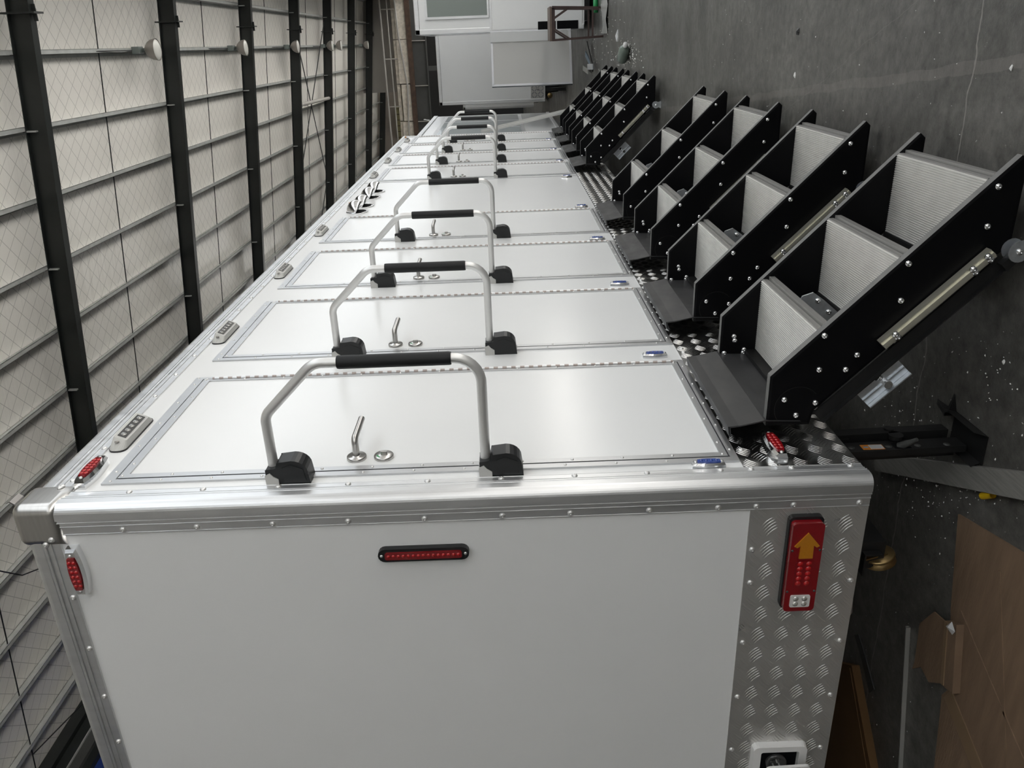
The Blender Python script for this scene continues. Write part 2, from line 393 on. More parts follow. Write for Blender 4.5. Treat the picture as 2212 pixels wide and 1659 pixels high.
for (xa, ya, xb, yb) in ((2.2, 29.45, -4.4, 35.3), (2.2, 35.3, -4.4, 29.45), (-4.4, 29.45, -11, 35.3), (-4.4, 35.3, -11, 29.45)):
    mb = MB(); mb.tube([(xa, ya, RZ(xa) + 0.3), (xb, yb, RZ(xb) + 0.3)], 0.02, 6); mb.build('wind_brace', STEELDK, ceiling)
mb = MB(); mb.tube([(-0.9, 29.4, RZ(-0.9) + 0.15), (-1.0, 35.2, RZ(-1) + 0.15)], 0.07, 8); mb.build('tie_tube', PIPE, ceiling)
# thin black cables slung under the roof
mb = MB(); mb.tube([(-6.2, 8.55, RZ(-6.2) + 0.25), (-6.9, 9.3, RZ(-6.9) + 0.22), (-7.5, 10.6, RZ(-7.5) + 0.25)], 0.012, 6); mb.build('cable', BLACKP, ceiling)
mb = MB(); mb.tube([(-10.3, 8.7, RZ(-10.3) + 0.28), (-10.9, 10.6, RZ(-10.9) + 0.30)], 0.012, 6); mb.build('cable', BLACKP, ceiling)

wl = struct(MB().box(XL - 0.2, XL, YB, 37, 0, 7.4).box(XL - 0.2, XL, 37, YE, 4.6, 7.4).build('wall_left', WALLP))
yl = MB(); yl.add([(-60, YB - 0.3, -0.02), (XL - 1, YB - 0.3, -0.02), (XL - 1, 110, -0.02), (-60, 110, -0.02)], [(0, 1, 2, 3)]); struct(yl.build('floor_side_yard', mat('yard_asphalt', (0.20, 0.20, 0.195), 0.9)))
MB().box(XL - 0.2, XL, YB, YE, 7.4, RZ(XL) + 0.9).build('blue_cladding', BLUEC, wl)
for dx, dz, hz, M_ in ((0.30, 0.26, 0.26, STEELDK), (0.22, 0.02, 0.22, STEELDK), (0.24, 0.0, 0.02, PURLIN), (0.20, -0.20, 0.20, GIRDER), (0.12, -0.36, 0.16, STEELDK)):
    MB().box(XL + 0.002, XL + dx, YB, YE, RZ(XL) + dz, RZ(XL) + dz + hz - 0.002).build('eave_beam', M_, wl)
wr = struct(MB().box(XR, XR + 0.2, YB, YE, 5.7, RZ(XR) + 0.62).build('wall_right', WALLP))
for y in RAFY:
    MB().box(XR, XR + 0.18, y - 0.1, y + 0.1, 0, 5.7).build('column', STEELDK, wr)
struct(MB().box(10.0, 10.5, -60, 100, -0.02, 6.5).build('yard_light_blocker', mat('blocker_grey', (0.13, 0.128, 0.125), 0.9)))  # added unseen slab, blocks far-yard and low-sky light from the deep ceiling
wb_ = struct(MB().box(XL - 0.3, XR + 0.2, YB - 0.2, YB, 0, 10.9).build('wall_back', mat('white_painted_wall', (0.78, 0.775, 0.76), 0.8)))
we = struct(MB().box(XL - 0.3, XR + 0.2, YE, YE + 0.2, 0, 10.9).build('wall_end', WALLB))
MB().box(-1.45, XR, 47.05, 47.15, 6.6, RZ(-1.45) + 0.5).build('partition_sheet', WALLG, we)
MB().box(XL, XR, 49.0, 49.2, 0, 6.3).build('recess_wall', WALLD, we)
wn = MB().box(-4.9, -2.7, 52.6, 53.19, 6.4, 8.27).build('window', SCREEN, we)
for i in range(7): MB().box(-4.9 + i * 0.36, -4.87 + i * 0.36, 52.55, 52.6, 6.4, 8.27).build('bar', BROWN, wn)
for i in range(6): MB().box(-4.9, -2.7, 52.55, 52.6, 6.4 + i * 0.36, 6.43 + i * 0.36).build('bar', BROWN, wn)

# mezzanine edge at the far end
mz = tag(empty('mezzanine', (0, 45, 0)), 'mezzanine edge of pale concrete on a rusty grey girder at the far end', 'mezzanine')
xs = [-11.2, -8.0, -5.2, -2.9, -0.95, 1.3, 3.6]
for i in range(len(xs) - 1):
    a, b = xs[i] + 0.02, xs[i + 1] - 0.02; o = random.uniform(-0.04, 0.04)
    mb = MB().box(a, b, -0.15 + o, 1.8, 6.28, 6.86 + o * 2); mb.box(a, b, 0.05, 1.7, 6.86, 7.05)
    mb.build('concrete_slab', CONC, mz, bevel=0.02)
g = MB().box(-11.2, 3.6, -0.3, 0.3, 6.02, 6.27).build('rusty_flange', RUST, mz)
g = MB().box(-11.2, 3.6, -0.02, 0.02, 5.3, 6.02).box(-11.2, 3.6, -0.2, 0.2, 5.26, 5.3).build('girder_web', GIRDER, mz)
for x in (-8.9, -6.9, -4.95, -2.93, -1.06, 1.22, 3.4): MB().box(x - 0.02, x + 0.02, -0.2, -0.02, 5.3, 6.02).build('stiffener', PIPE, g)
for z, r in ((7.58, 0.045), (7.22, 0.035)):
    MB().tube([(-11, -0.2, z), (3.6, -0.2, z)], r, 8).build('railing_bar', PIPE, mz)
for x in (-9, -6.9, -4.4, -2.1, 0.35, 2.8): MB().tube([(x, -0.2, 6.86), (x, -0.2, 7.58)], 0.03, 8).build('railing_post', PIPE, mz)
MB().tube([(-6, -0.32, 6.3), (-3.5, -0.32, 6.55), (-1, -0.32, 6.42), (1.5, -0.32, 6.7), (3.6, -0.32, 6.78)], 0.05, 8).build('hanging_pipe', PIPE, mz)
for x in (-9, -3.0, -0.2, 2.7):
    MB().box(x - 0.12, x + 0.12, 0.1, 0.34, 0, 5.26).build('column', GIRDER, mz)

# high-bay lamps under the purlin row above the aisle
def lamp_proto():
    root = empty('high_bay_lamp')
    MB().box(-0.07, 0.07, -0.16, 0.06, -0.14, 0.02).build('gear_box', GEAR, root, bevel=0.01)
    MB().tube([(0, 0, -0.14), (0, 0, -0.22)], 0.035, 10).build('neck', GEAR, root)
    mb = MB(); pr = [(-0.20, 0.05), (-0.23, 0.10), (-0.28, 0.155), (-0.35, 0.195), (-0.45, 0.215)]
    mb.lathe(pr, (0, 0, 0), 'Z', 24); mb.lathe([(t - 0.004, r - 0.006) for t, r in pr[::-1]], (0, 0, 0), 'Z', 24); mb.build('shade', SHADE, root)
    MB().lathe([(-0.425, 0.205), (-0.45, 0.19), (-0.47, 0.12), (-0.475, 0.001)], (0, 0, 0), 'Z', 24).build('diffuser', LAMPGLASS, root)
    return root
lp = lamp_proto()
LY = (16.2, 22.4, 28.6, 34.8, 36.8, 44.6)
words = ('nearest high-bay lamp with a round grey shade, under the roof before the second rafter', 'second high-bay lamp along the roof purlin, before the third dark rafter', 'third high-bay lamp along the roof purlin, before the fourth dark rafter',
         'fourth high-bay lamp along the roof purlin, near the crossed braces', 'small fifth high-bay lamp close beside the fourth one', 'farthest tiny high-bay lamp under the roof by the partition')
for i, y in enumerate(LY):
    o = lp if i == 0 else copy_tree(lp)
    o.location = (1.07 + 0.03, y, RZ(1.07) + 0.33); tag(o, words[i], 'lamp', 'high-bay lamps in a row under the roof')
    MB().tube([(0, -0.05, 0.03), (0, -0.6, -0.05), (0, -1.1, -0.03), (0, -1.7, 0.03)], 0.012, 6).build('cable', BLACKP, o)

# ================================================================== THE RESTROOM TRAILER
W, L, H, ZT, ZP = 2.1, 8.2, 2.075, 2.0, 0.291
T = tag(empty('restroom_trailer', (0, 0, G)), 'long white restroom trailer with eight doors and black fold-out steps in the foreground', 'trailer')
MB().box(-W, 0, 0, L, 0, H - 0.012).build('body', WHITE, T)

# rivet meshes
def dome_mesh(name, r, h, M, seg=12, pin=True):
    mb = MB(); pr = [(0, r), (h * 0.45, r * 0.92), (h * 0.8, r * 0.66), (h, r * 0.3)]
    if pin: pr += [(h * 0.97, r * 0.22), (h * 0.7, r * 0.2), (h * 0.7, 0.0001)]
    else: pr += [(h * 1.02, 0.0001)]
    mb.lathe(pr, (0, 0, 0), 'Z', seg); return mb.mesh(name, M)
RIVET = dome_mesh('rivet', 0.0078, 0.005, TUBE)
SCREW = dome_mesh('screw', 0.0042, 0.0028, TUBE, 8, False)
BOLT = dome_mesh('bolt', 0.0088, 0.007, CHROME)
ROTX = (0, PI / 2, 0)        # faces +x
ROTY = (PI / 2, 0, 0)        # faces -y
def rivet(p, parent, face='X', name='rivet', me=None):
    return link(name, me or RIVET, parent, p, ROTX if face == 'X' else ROTY)

# aluminium corner profile (local a = along first face, b = along second; both start at the corner)
def corner_prof():
    w = 0.072
    side = [(w, 0.0), (w, 0.0052), (w - 0.0016, 0.0052), (w - 0.0022, 0.004), (0.0505, 0.004), (0.0500, 0.0068), (0.0482, 0.0068), (0.0478, 0.0055), (0.0375, 0.0055), (0.0370, 0.0098), (0.0352, 0.0098), (0.0345, 0.0084), (0.0300, 0.0084), (0.0290, 0.0105), (0.026, 0.0105)]
    # (distance from the corner along the face, height above the face)
    fa = [(h, d) for d, h in side]                                       # on face x = 0: x = h, y = d
    r = 0.026; cx = 0.0105 - r
    arc = []
    for k in range(1, 8):
        a = (PI / 2) * k / 8; arc.append((cx + r * math.cos(a), -cx - r * math.sin(a)))
    fb = [(-d, -h) for d, h in side[::-1]]                               # on face y = 0: y = -h, x = -d
    inner = [(-0.06, -0.0), (-0.06, 0.06), (0.0, 0.06)]
    return fa + arc + fb
CP = corner_prof()
# vertical corner trim at the near rear corner
def trim_poly(prof): return prof + [(-0.02, 0.02)]
tv = MB().prism(trim_poly(CP), 'Z', 0.0, H - 0.055).build('corner_trim', ALU, T)
for z in (1.83, 1.649, 1.463, 1.278, 1.09, 0.90, 0.733, 0.54, 0.371, 0.277, 0.186, 0.025): rivet((-0.062, -0.004, z), tv, 'Y')
for z in (1.828, 1.644, 1.456, 1.282, 1.084, 0.90, 0.717, 0.537, 0.353, 0.277, 0.176, 0.029): rivet((0.004, 0.062, z), tv, 'X')
# top trim along the long side (profile in x-z, extruded along y) and along the rear
top_side = [(x, H - 0.0105 - y) for x, y in CP]
tt = MB().prism([(x, z) for x, z in top_side] + [(-0.02, H - 0.03)], 'Y', 0.05, L).build('top_side_trim', ALU, T)
y = 0.16
for i in range(46): rivet((0.004, 0.13 + i * 0.176, H - 0.0105 - 0.062), tt, 'X')
top_rear = [(-x, H - 0.0105 - y) for x, y in CP]
tr = MB().prism([(x, z) for x, z in top_rear] + [(0.02, H - 0.03)], 'X', -W, -0.05).build('top_rear_trim', ALU, T)
for i in range(11): rivet((-0.26 - i * 0.166, -0.004, H - 0.0105 - 0.062), tr, 'Y')
# end trims of the far corner
MB().prism([(x, L - y) for x, y in trim_poly(CP)], 'Z', 0.0, H - 0.02).build('corner_trim', ALU, T)
# rounded stainless corner cap with its hook
bm = bmesh.new(); bmesh.ops.create_cube(bm, size=1)
for v in bm.verts: v.co = Vector((v.co.x * 0.116, v.co.y * 0.116, v.co.z * 0.116)) + Vector((-0.044, 0.044, H - 0.043))
bmesh.ops.bevel(bm, geom=[e for e in bm.edges if all((v.co.x > 0.0 or v.co.y < 0.0 or v.co.z > H) for v in e.verts)], offset=0.024, segments=5, affect='EDGES', profile=0.5)
me = bpy.data.meshes.new('corner_cap'); bm.to_mesh(me); bm.free(); me.materials.append(STAINLESS)
for p in me.polygons: p.use_smooth = True
cc = link('corner_cap', me, T)
mo = cc.modifiers.new('ws', 'WEIGHTED_NORMAL')
for p, fc in (((0.0145, 0.078, ZT + 0.006), 'X'), ((0.0145, 0.084, ZT - 0.016 + 0.02), 'X'), ((-0.078, -0.0145, ZT + 0.004), 'Y'), ((-0.092, -0.0145, ZT + 0.022), 'Y')): rivet(p, cc, fc)
hk = MB(); pr = [(0.0, 0.0), (0.016, 0.004), (0.024, 0.014), (0.02, 0.024)]
hk.prism([(x, z) for x, z in pr] + [(x - 0.003, z + 0.002) for x, z in pr[::-1]], 'Y', 0.0, 0.04)
h = hk.build('hook', mat('dull_steel', (0.30, 0.29, 0.28), 0.5, 0.9), cc, (-0.01, 0.02, H + 0.012)); 

# five-bar tread plate
def bar_group(mirror):
    mb = MB()
    for i in range(5):
        off = (i - 2) * 0.0078; l = 0.0200 - abs(i - 2) * 0.0012; sh = -(i - 2) * 0.0028
        n = 5; top = []; bot_l = []; bot_r = []
        pts = []
        for k in range(n):
            t = -1 + 2 * k / (n - 1); a = t * l + sh; c = off + 0.0022 * (1 - t * t); w = 0.0016 * (1 - 0.75 * t * t); hh = 0.0018 * (1 - 0.8 * t * t)
            pts.append((a, c, w, hh))
        vs = []
        for a, c, w, hh in pts: vs += [(a, c - w, 0), (a, c, hh), (a, c + w, 0)]
        fs = []
        for k in range(n - 1):
            o = 3 * k; fs += [(o, o + 3, o + 4, o + 1), (o + 1, o + 4, o + 5, o + 2)]
        ca, sa = math.cos(PI / 4), math.sin(PI / 4)
        def rot(p): 
            u, w_, z_ = p; q = (u * ca - w_ * sa, u * sa + w_ * ca); return ((q[0] if not mirror else -q[0]), q[1], z_)
        fs2 = fs if not mirror else [f_[::-1] for f_ in fs]
        mb.add([rot(p) for p in vs], fs2, 0, True)
    return mb
BG = [bar_group(False), bar_group(True)]
BGM = [b.mesh('tread_bars', PLATE) for b in BG]; BGS = [b.mesh('tread_bars', PLATES) for b in BG]
PU, PV = 0.068, 0.0625
def plate_groups(umin, umax, vmin, vmax):
    out = []
    j = 0; v = vmin + 0.02
    while v < vmax - 0.012:
        u = umin + 0.02 + (PU / 2 if j % 2 else 0)
        while u < umax - 0.015:
            out.append((u, v, j % 2)); u += PU
        v += PV / 2; j += 1
    return out
def bake_groups(lst, xf):
    mb = MB()
    for u, v, k in lst:
        mb.add([xf(u + p[0], v + p[1], p[2]) for p in BG[k].v], BG[k].f, 0, True)
    return mb
side_plate = MB().box(0, 0.003, 0.004, L - 0.004, 0, ZP).build('side_skirt_plate', PLATES, T)
gs = plate_groups(0.07, L - 0.03, 0, ZP - 0.005)
near = [g_ for g_ in gs if g_[0] < 1.25]; far = [g_ for g_ in gs if g_[0] >= 1.25]
for u, v, k in near: link('tread_bars', BGS[k], side_plate, (0.003, u, v), (PI / 2, 0, PI / 2))
# local (a,b,c) of the group -> (y,z,x)
stuff(bake_groups(far, lambda a, b, c: (0.003 + c, a, b)).build('tread_bars_far', PLATES, side_plate))
rear_plate = MB().box(-W + 0.004, -0.004, -0.003, 0, 0, ZP).build('rear_skirt_plate', PLATE, T)
gr = plate_groups(0.07, W - 0.03, 0, ZP - 0.005)
for u, v, k in gr:
    if u < 1.06: link('tread_bars', BGM[k], rear_plate, (-u, -0.003, v), (PI / 2, 0, 0))
stuff(bake_groups([g_ for g_ in gr if g_[0] >= 1.06], lambda a, b, c: (-a, -0.003 - c, b)).build('tread_bars_far', PLATE, rear_plate))
for p in ((-0.19, 0.277), (-0.292, 0.273), (-0.296, 0.015), (-0.487, 0.276), (-0.492, 0.017), (-0.677, 0.275), (-0.682, 0.018), (-0.876, 0.276), (-0.879, 0.022)): rivet((p[0], -0.003, p[1]), rear_plate, 'Y')
for yy in (0.165, 0.87, 0.905, 1.76, 1.80, 2.64, 2.68, 3.55, 4.1, 4.7): rivet((0.003, yy, ZP - 0.018), side_plate, 'X')

# ---- doors
YD = [0.1063, 0.9548, 1.8425, 2.7365, 4.8686, 5.7526, 6.583, 7.4273]
DW, DZ0, DZ1 = 0.6936, 0.298, 1.9203
def strip_ring(x0, x1, y0, y1, z0, z1, w, skip=None):
    """mitred frame ring in the y-z plane"""
    mb = MB()
    o = [(y0, z0), (y1, z0), (y1, z1), (y0, z1)]; i = [(y0 + w, z0 + w), (y1 - w, z0 + w), (y1 - w, z1 - w), (y0 + w, z1 - w)]
    for k in range(4):
        if k == skip: continue
        n = (k + 1) % 4; q = [o[k], o[n], i[n], i[k]]
        mb.prism(q, 'X', x0, x1)
    return mb
def door_proto():
    d = strip_ring(0, 0.001, 0, 0, 0, 0, 0)
    mb = MB().box(0.0002, 0.0022, 0.026, DW - 0.02, DZ0 + 0.026, DZ1 - 0.03)
    door = mb.build('door', WHITE)
    fr = MB()
    o = [(0, DZ0 - 0.004), (DW, DZ0 - 0.004), (DW, DZ1), (0, DZ1)]; i = [(0.021, DZ0 + 0.014), (DW - 0.015, DZ0 + 0.014), (DW - 0.015, DZ1 - 0.028), (0.021, DZ1 - 0.028)]
    for k in range(4):
        n = (k + 1) % 4; fr.prism([o[k], o[n], i[n], i[k]], 'X', 0, 0.0055)
    fr.build('door_frame', ALUFR, door)
    ed = MB(); o = [(0.0255, DZ0 + 0.018), (DW - 0.018, DZ0 + 0.018), (DW - 0.018, DZ1 - 0.032), (0.0255, DZ1 - 0.032)]; i = [(0.046, DZ0 + 0.036), (DW - 0.033, DZ0 + 0.036), (DW - 0.033, DZ1 - 0.054), (0.046, DZ1 - 0.054)]
    for k in range(4):
        n = (k + 1) % 4; ed.prism([o[k], o[n], i[n], i[k]], 'X', 0, 0.006)
    ed.build('door_edging', ALUFR, door)
    strip_ring(0, 0.0012, 0.019, DW - 0.013, DZ0 + 0.012, DZ1 - 0.026, 0.009).build('door_gasket', GASKET, door)
    hg = MB(); hg.tube([(0.007, DW - 0.0165, DZ0 + 0.03), (0.007, DW - 0.0165, DZ1 - 0.06)], 0.0045, 8, 0)
    n = 52
    for k in range(n):
        z = DZ0 + 0.03 + (DZ1 - DZ0 - 0.09) * (k + 0.5) / n
        hg.tube([(0.0074, DW - 0.0165, z - 0.0075), (0.0074, DW - 0.0165, z + 0.0075)], 0.0052, 8, 1)
    hg.build('piano_hinge', [HINGE, ALU], door)
    # lever handle on its rose, and the thumb turn rose
    yh, zh = 0.092, 1.283
    rs = MB().lathe([(0.0, 0.026), (0.007, 0.026), (0.009, 0.0245), (0.009, 0.015), (0.0105, 0.0145), (0.0105, 0.0001)], (0.0022, yh, zh), 'X', 28).build('handle_rose', STAINLESS, door)
    lv = fillet([(0.012, yh, zh), (0.060, yh, zh), (0.062, yh + 0.118, zh)], 0.012, 5)
    MB().tube(lv, 0.0092, 14).build('door_lever', STAINLESS, door)
    ts = MB().lathe([(0.0, 0.026), (0.007, 0.026), (0.009, 0.0245), (0.009, 0.0001)], (0.0022, yh, zh - 0.072), 'X', 28)
    ts.build('lock_rose', STAINLESS, door)
    MB().prism(rrect(yh - 0.004, yh + 0.004, zh - 0.082, zh - 0.064, 0.0035), 'X', 0.011, 0.021).build('thumb_turn', STAINLESS, door)
    gi = MB()
    a0 = [PI * 0.55 + 0.9 * k / 6 for k in range(7)]
    gi.prism([(yh + 0.019 * math.cos(a), zh - 0.072 + 0.019 * math.sin(a)) for a in a0] + [(yh + 0.0145 * math.cos(a), zh - 0.072 + 0.0145 * math.sin(a)) for a in a0[::-1]], 'X', 0.0112, 0.0116)
    gi.build('vacancy_indicator', GREEN, door)
    sc = MB()
    def s_(yy, zz, x):
        sc.lathe([(0, 0.0042), (0.0016, 0.0036), (0.0026, 0.0018), (0.0028, 0.0001)], (x, yy, zz), 'X', 8)
    for k in range(13):
        z = DZ0 + 0.03 + k * (DZ1 - DZ0 - 0.07) / 12
        s_(0.0105, z + 0.02, 0.0055); s_(0.036, z, 0.006); s_(DW - 0.0075, z + 0.03, 0.0055); s_(DW - 0.027, z, 0.006)
    for k in range(5):
        yy = 0.06 + k * (DW - 0.12) / 4
        s_(yy, DZ1 - 0.014, 0.0055); s_(yy + 0.04, DZ1 - 0.043, 0.006); s_(yy, DZ0 + 0.005, 0.0055); s_(yy + 0.04, DZ0 + 0.027, 0.006)
    stuff(sc.build('screw_heads', TUBE, door))
    return door
dp = door_proto()
ORD = ('nearest', 'second', 'third', 'fourth', 'fifth', 'sixth', 'seventh', 'farthest')
for i, yd in enumerate(YD):
    o = dp if i == 0 else copy_tree(dp)
    o.parent = T; o.location = (0, yd, 0)

# ---- fold-out grab rails beside the doors
def grab_proto():
    pts = fillet([(0.012, 0, 1.472), (0.182, 0, 1.472), (0.316, 0, 1.338), (0.316, 0, 0.938), (0.012, 0, 0.938)], [0.045, 0.055, 0.065], 8)
    rail = MB().tube(pts, 0.0125, 16).build('grab_rail', TUBE)
    MB().tube([(0.316, 0, 1.279), (0.316, 0, 1.275), (0.316, 0, 1.012), (0.316, 0, 1.007)], [0.0155, 0.0165, 0.0165, 0.0155], 18).build('grip_sleeve', GRIP, rail)
    for z in (1.472, 0.938):
        pr = [(0, z + 0.015), (0.045, z + 0.015), (0.048, z - 0.012), (0.064, z - 0.016)]
        for k in range(7):
            a = PI / 2 * k / 6; pr.append((0.034 + 0.034 * math.cos(a), z - 0.052 - 0.034 * math.sin(a) * 1.15))
        pr += [(0, z - 0.095)]
        b = MB().prism(pr, 'Y', -0.026, 0.026, smooth=False).build('hinge_block', BLACKP, rail, bevel=0.004)
        ck = MB().prism([(0, z + 0.016), (0.03, z + 0.017), (0.036, z + 0.004), (0.026, z - 0.004), (0.018, z - 0.016), (0, z - 0.016)], 'Y', -0.029, 0.029)
        ck.build('hinge_cheek', LAMPWHITE, b)
        MB().prism([(0.012, z - 0.03), (0.05, z - 0.028), (0.058, z - 0.05), (0.045, z - 0.08), (0.012, z - 0.085)], 'Y', -0.0275, 0.0275).build('cover_panel', BLACKP, b)
    return rail
gp = grab_proto()
for i, yd in enumerate(YD):
    o = gp if i == 0 else copy_tree(gp)
    o.parent = T; o.location = (0, yd - 0.006, 0)

# ---- lamps over the doors
def door_lamp():
    bse = MB()
    # body: chamfered wedge, long axis y
    hl, hz = 0.105, 0.024
    lo = rrect(-hl, hl, -hz, hz, 0.02); hi = rrect(-hl + 0.028, hl - 0.028, -hz + 0.004, hz - 0.010, 0.006)
    n = len(lo); vs = [(0.004, a, b) for a, b in lo] + [(0.022 + (b + 0.020) / 0.034 * 0.014, a, b - 0.002) for a, b in hi]
    bse.add(vs, [(i, (i + 1) % n, n + (i + 1) % n, n + i) for i in range(n)] + [tuple(range(n, 2 * n))])
    o = bse.build('door_lamp', LAMPWHITE)
    MB().prism(rrect(-hl - 0.001, hl + 0.001, -hz - 0.001, hz + 0.001, 0.02), 'X', 0, 0.0045).build('gasket', BLACKP, o)
    # slanted lens on the lower front
    ln = MB(); ln.obb((0.0285, 0, -0.0050), (0.0020, 0, -0.0009), (0, 0.066, 0), (0.0046, 0, 0.0105)); ln.build('lens', LEDGREY, o)
    for k in range(5):
        y_ = -0.052 + k * 0.026
        lm = MB().lathe([(0, 0.0080), (0.0012, 0.0075), (0.0003, 0.0045), (0.0018, 0.0025), (0.0022, 0.0001)], (0, 0, 0), 'X', 12)
        l_ = lm.build('led', mat('led_cup', (0.30, 0.30, 0.29), 0.15, 0.7), o, (0.0304, y_, -0.0058))
        l_.rotation_euler = (0, 0.34, 0)
    MB().lathe([(0, 0.006), (0.001, 0.006), (0.001, 0.0001)], (0.024, -hl + 0.018, 0.0), 'X', 12).build('screw_recess', SHADE, o)
    return o
lp2 = door_lamp()
for i, yd in enumerate(YD):
    o = lp2 if i == 0 else copy_tree(lp2)
    o.parent = T; o.location = (0, yd + 0.285, 1.963)

# ---- chrome marker lights
def marker(name, lens, led, n=6, length=0.138, hgt=0.044, prot=0.027, rows=2):
    """long axis along local y, facing +x"""
    hl, hz = length / 2, hgt / 2
    def outline(sy, sz):
        out = []
        for k in range(13):
            t = -1 + 2 * k / 12; out.append((t * hl * sy, hz * sz * (1 - 0.38 * abs(t) ** 2.2)))
        return out + [(a, -b) for a, b in out[::-1]]
    lo = outline(1, 1); mid = outline(0.97, 0.92); hi = outline(0.90, 0.72)
    cnt = len(lo)
    vs = [(0, a, b) for a, b in lo] + [(prot * 0.65, a, b) for a, b in mid] + [(prot, a, b) for a, b in hi]
    fs = [(r * cnt + i, r * cnt + (i + 1) % cnt, (r + 1) * cnt + (i + 1) % cnt, (r + 1) * cnt + i) for r in range(2) for i in range(cnt)] + [tuple(range(2 * cnt, 3 * cnt))]
    fs = [f_[::-1] for f_ in fs]
    o = MB().add(vs, fs).build(name, CHROME)
    lnp = outline(0.68, 0.62)
    l = MB().prism(lnp, 'X', prot - 0.001, prot + 0.0035).build('lens', lens, o)
    for r in range(rows):
        for k in range(n):
            y_ = (-0.5 + (k + 0.5) / n) * length * 0.60; z_ = (r - (rows - 1) / 2) * hgt * 0.25
            MB().lathe([(0, hgt * 0.115), (0.0012, hgt * 0.10), (0.0022, 0.0001)], (0, 0, 0), 'X', 10).build('led', led, o, (prot + 0.0034, y_, z_))
    for s_ in (-1, 1):
        MB().lathe([(0, 0.0042), (0.002, 0.0036), (0.0025, 0.0001)], (0, 0, 0), 'X', 10).build('screw', TUBE, o, (prot, s_ * length * 0.385, 0))
    return o
mk = marker('red_marker_light', REDLENS, REDLED); mk.parent = T; mk.location = (0, 0.158, 1.965)
m2 = copy_tree(mk, T); m2.location = (0.004, 0.150, 0.192)
m3 = copy_tree(mk, T); m3.location = (-0.172, 0, 1.964); m3.rotation_euler = (0, 0, -PI / 2)
bl = marker('blue_marker_light', BLUE, BLUE, 4, 0.085, 0.030, 0.016, 1)
for i, yb in enumerate((0.088, 0.845, 1.707, 2.574, 3.49, 4.735, 5.61, 6.45, 7.29)):
    o = bl if i == 0 else copy_tree(bl); o.parent = T; o.location = (0, yb, 0.377); o.rotation_euler = (-PI / 2, 0, 0)

# ---- lights of the rear face
sb = MB().prism(rrect(-0.0185, 0.0185, -0.1135, 0.1135, 0.018), 'Y', -0.016, 0).build('stop_light', BLACKP, T, (-0.160, 0, 1.10), bevel=0.003)
MB().prism(rrect(-0.0105, 0.0105, -0.096, 0.096, 0.006), 'Y', -0.0195, -0.012).build('lens', REDLENS, sb)
for k in range(15): MB().lathe([(0, 0.0046), (-0.0012, 0.004), (-0.002, 0.0001)], (0, 0, 0), 'Y', 10).build('led', REDLED, sb, (0, -0.0194, -0.087 + k * 0.01243))
for s_ in (-1, 1): MB().lathe([(0, 0.004), (-0.002, 0.0035), (-0.0022, 0.0001)], (0, 0, 0), 'Y', 10).build('screw', TUBE, sb, (0, -0.016, s_ * 0.1045))
# combination tail light: x from the corner side (+) to the centre (-), 270 x 83 mm
tl = MB().prism(rrect(-0.1375, 0.1375, -0.0425, 0.0425, 0.012), 'Y', -0.016, 0).build('tail_light', BLACKP, T, (-0.226, -0.003, 0.1545), bevel=0.003)
MB().prism(rrect(-0.134, 0.130, -0.039, 0.039, 0.010), 'Y', -0.034, -0.012).build('red_lens', REDLENS, tl, bevel=0.004)
MB().prism([(0.105, 0.0), (0.066, 0.031), (0.062, 0.024), (0.068, 0.016), (0.030, 0.017), (0.030, -0.017), (0.068, -0.016), (0.062, -0.024), (0.066, -0.031)], 'Y', -0.0375, -0.03).build('amber_arrow', AMBER, tl)
MB().prism(rrect(-0.060, 0.018, -0.022, 0.022, 0.004), 'Y', -0.0362, -0.03).build('brake_window', REDLENS, tl)
for r in range(2):
    for k in range(5): MB().lathe([(0, 0.0072), (-0.0016, 0.006), (-0.0026, 0.0001)], (0, 0, 0), 'Y', 10).build('led', REDLED, tl, (-0.046 + k * 0.0148, -0.0362, (r - 0.5) * 0.0215))
MB().prism(rrect(-0.119, -0.083, -0.025, 0.025, 0.004), 'Y', -0.0372, -0.03).build('reverse_window', CLEAR, tl)
for r in range(2):
    for k in range(2): MB().lathe([(0, 0.0075), (-0.0016, 0.006), (-0.0026, 0.0001)], (0, 0, 0), 'Y', 12).build('led', LEDWHITE, tl, (-0.109 + k * 0.0155, -0.0372, (r - 0.5) * 0.022))
for p in ((0.052, 0.034), (0.052, -0.034), (-0.072, 0.034), (-0.072, -0.034)): MB().lathe([(0, 0.0035), (-0.001, 0.003), (-0.001, 0.0001)], (0, 0, 0), 'Y', 10).build('screw', LEDGREY, tl, (p[0], -0.034, p[1]))
# power inlet with its flap open
il = MB()
ol = rrect(-0.075, 0.075, -0.078, 0.078, 0.016); inn = rrect(-0.054, 0.054, -0.054, 0.054, 0.006)
n = len(ol)
vs = [(a, 0, b) for a, b in ol] + [(a * 0.97, -0.020, b * 0.97) for a, b in ol] + [(a, -0.020, b) for a, b in inn] + [(a, 0.001, b) for a, b in inn]
il.add(vs, [(r * n + (i + 1) % n, r * n + i, (r + 1) * n + i, (r + 1) * n + (i + 1) % n) for r in range(3) for i in range(n)])
inlet = il.build('power_inlet', WPLASTIC, T, (-0.925, -0.003, 0.143))
MB().box(-0.056, 0.056, -0.003, 0.0, -0.056, 0.056).build('socket_recess', DARK, inlet)
MB().lathe([(0, 0.03), (-0.008, 0.03), (-0.010, 0.022), (-0.004, 0.018), (-0.004, 0.0001)], (0.0, -0.003, 0.004), 'Y', 20).build('socket', LEDGREY, inlet)
for k in range(3):
    a = 2 * PI * k / 3; MB().tube([(0.010 * math.cos(a), -0.006, 0.004 + 0.010 * math.sin(a)), (0.010 * math.cos(a), -0.016, 0.004 + 0.010 * math.sin(a))], 0.0026, 8).build('socket_pin', TUBE, inlet)
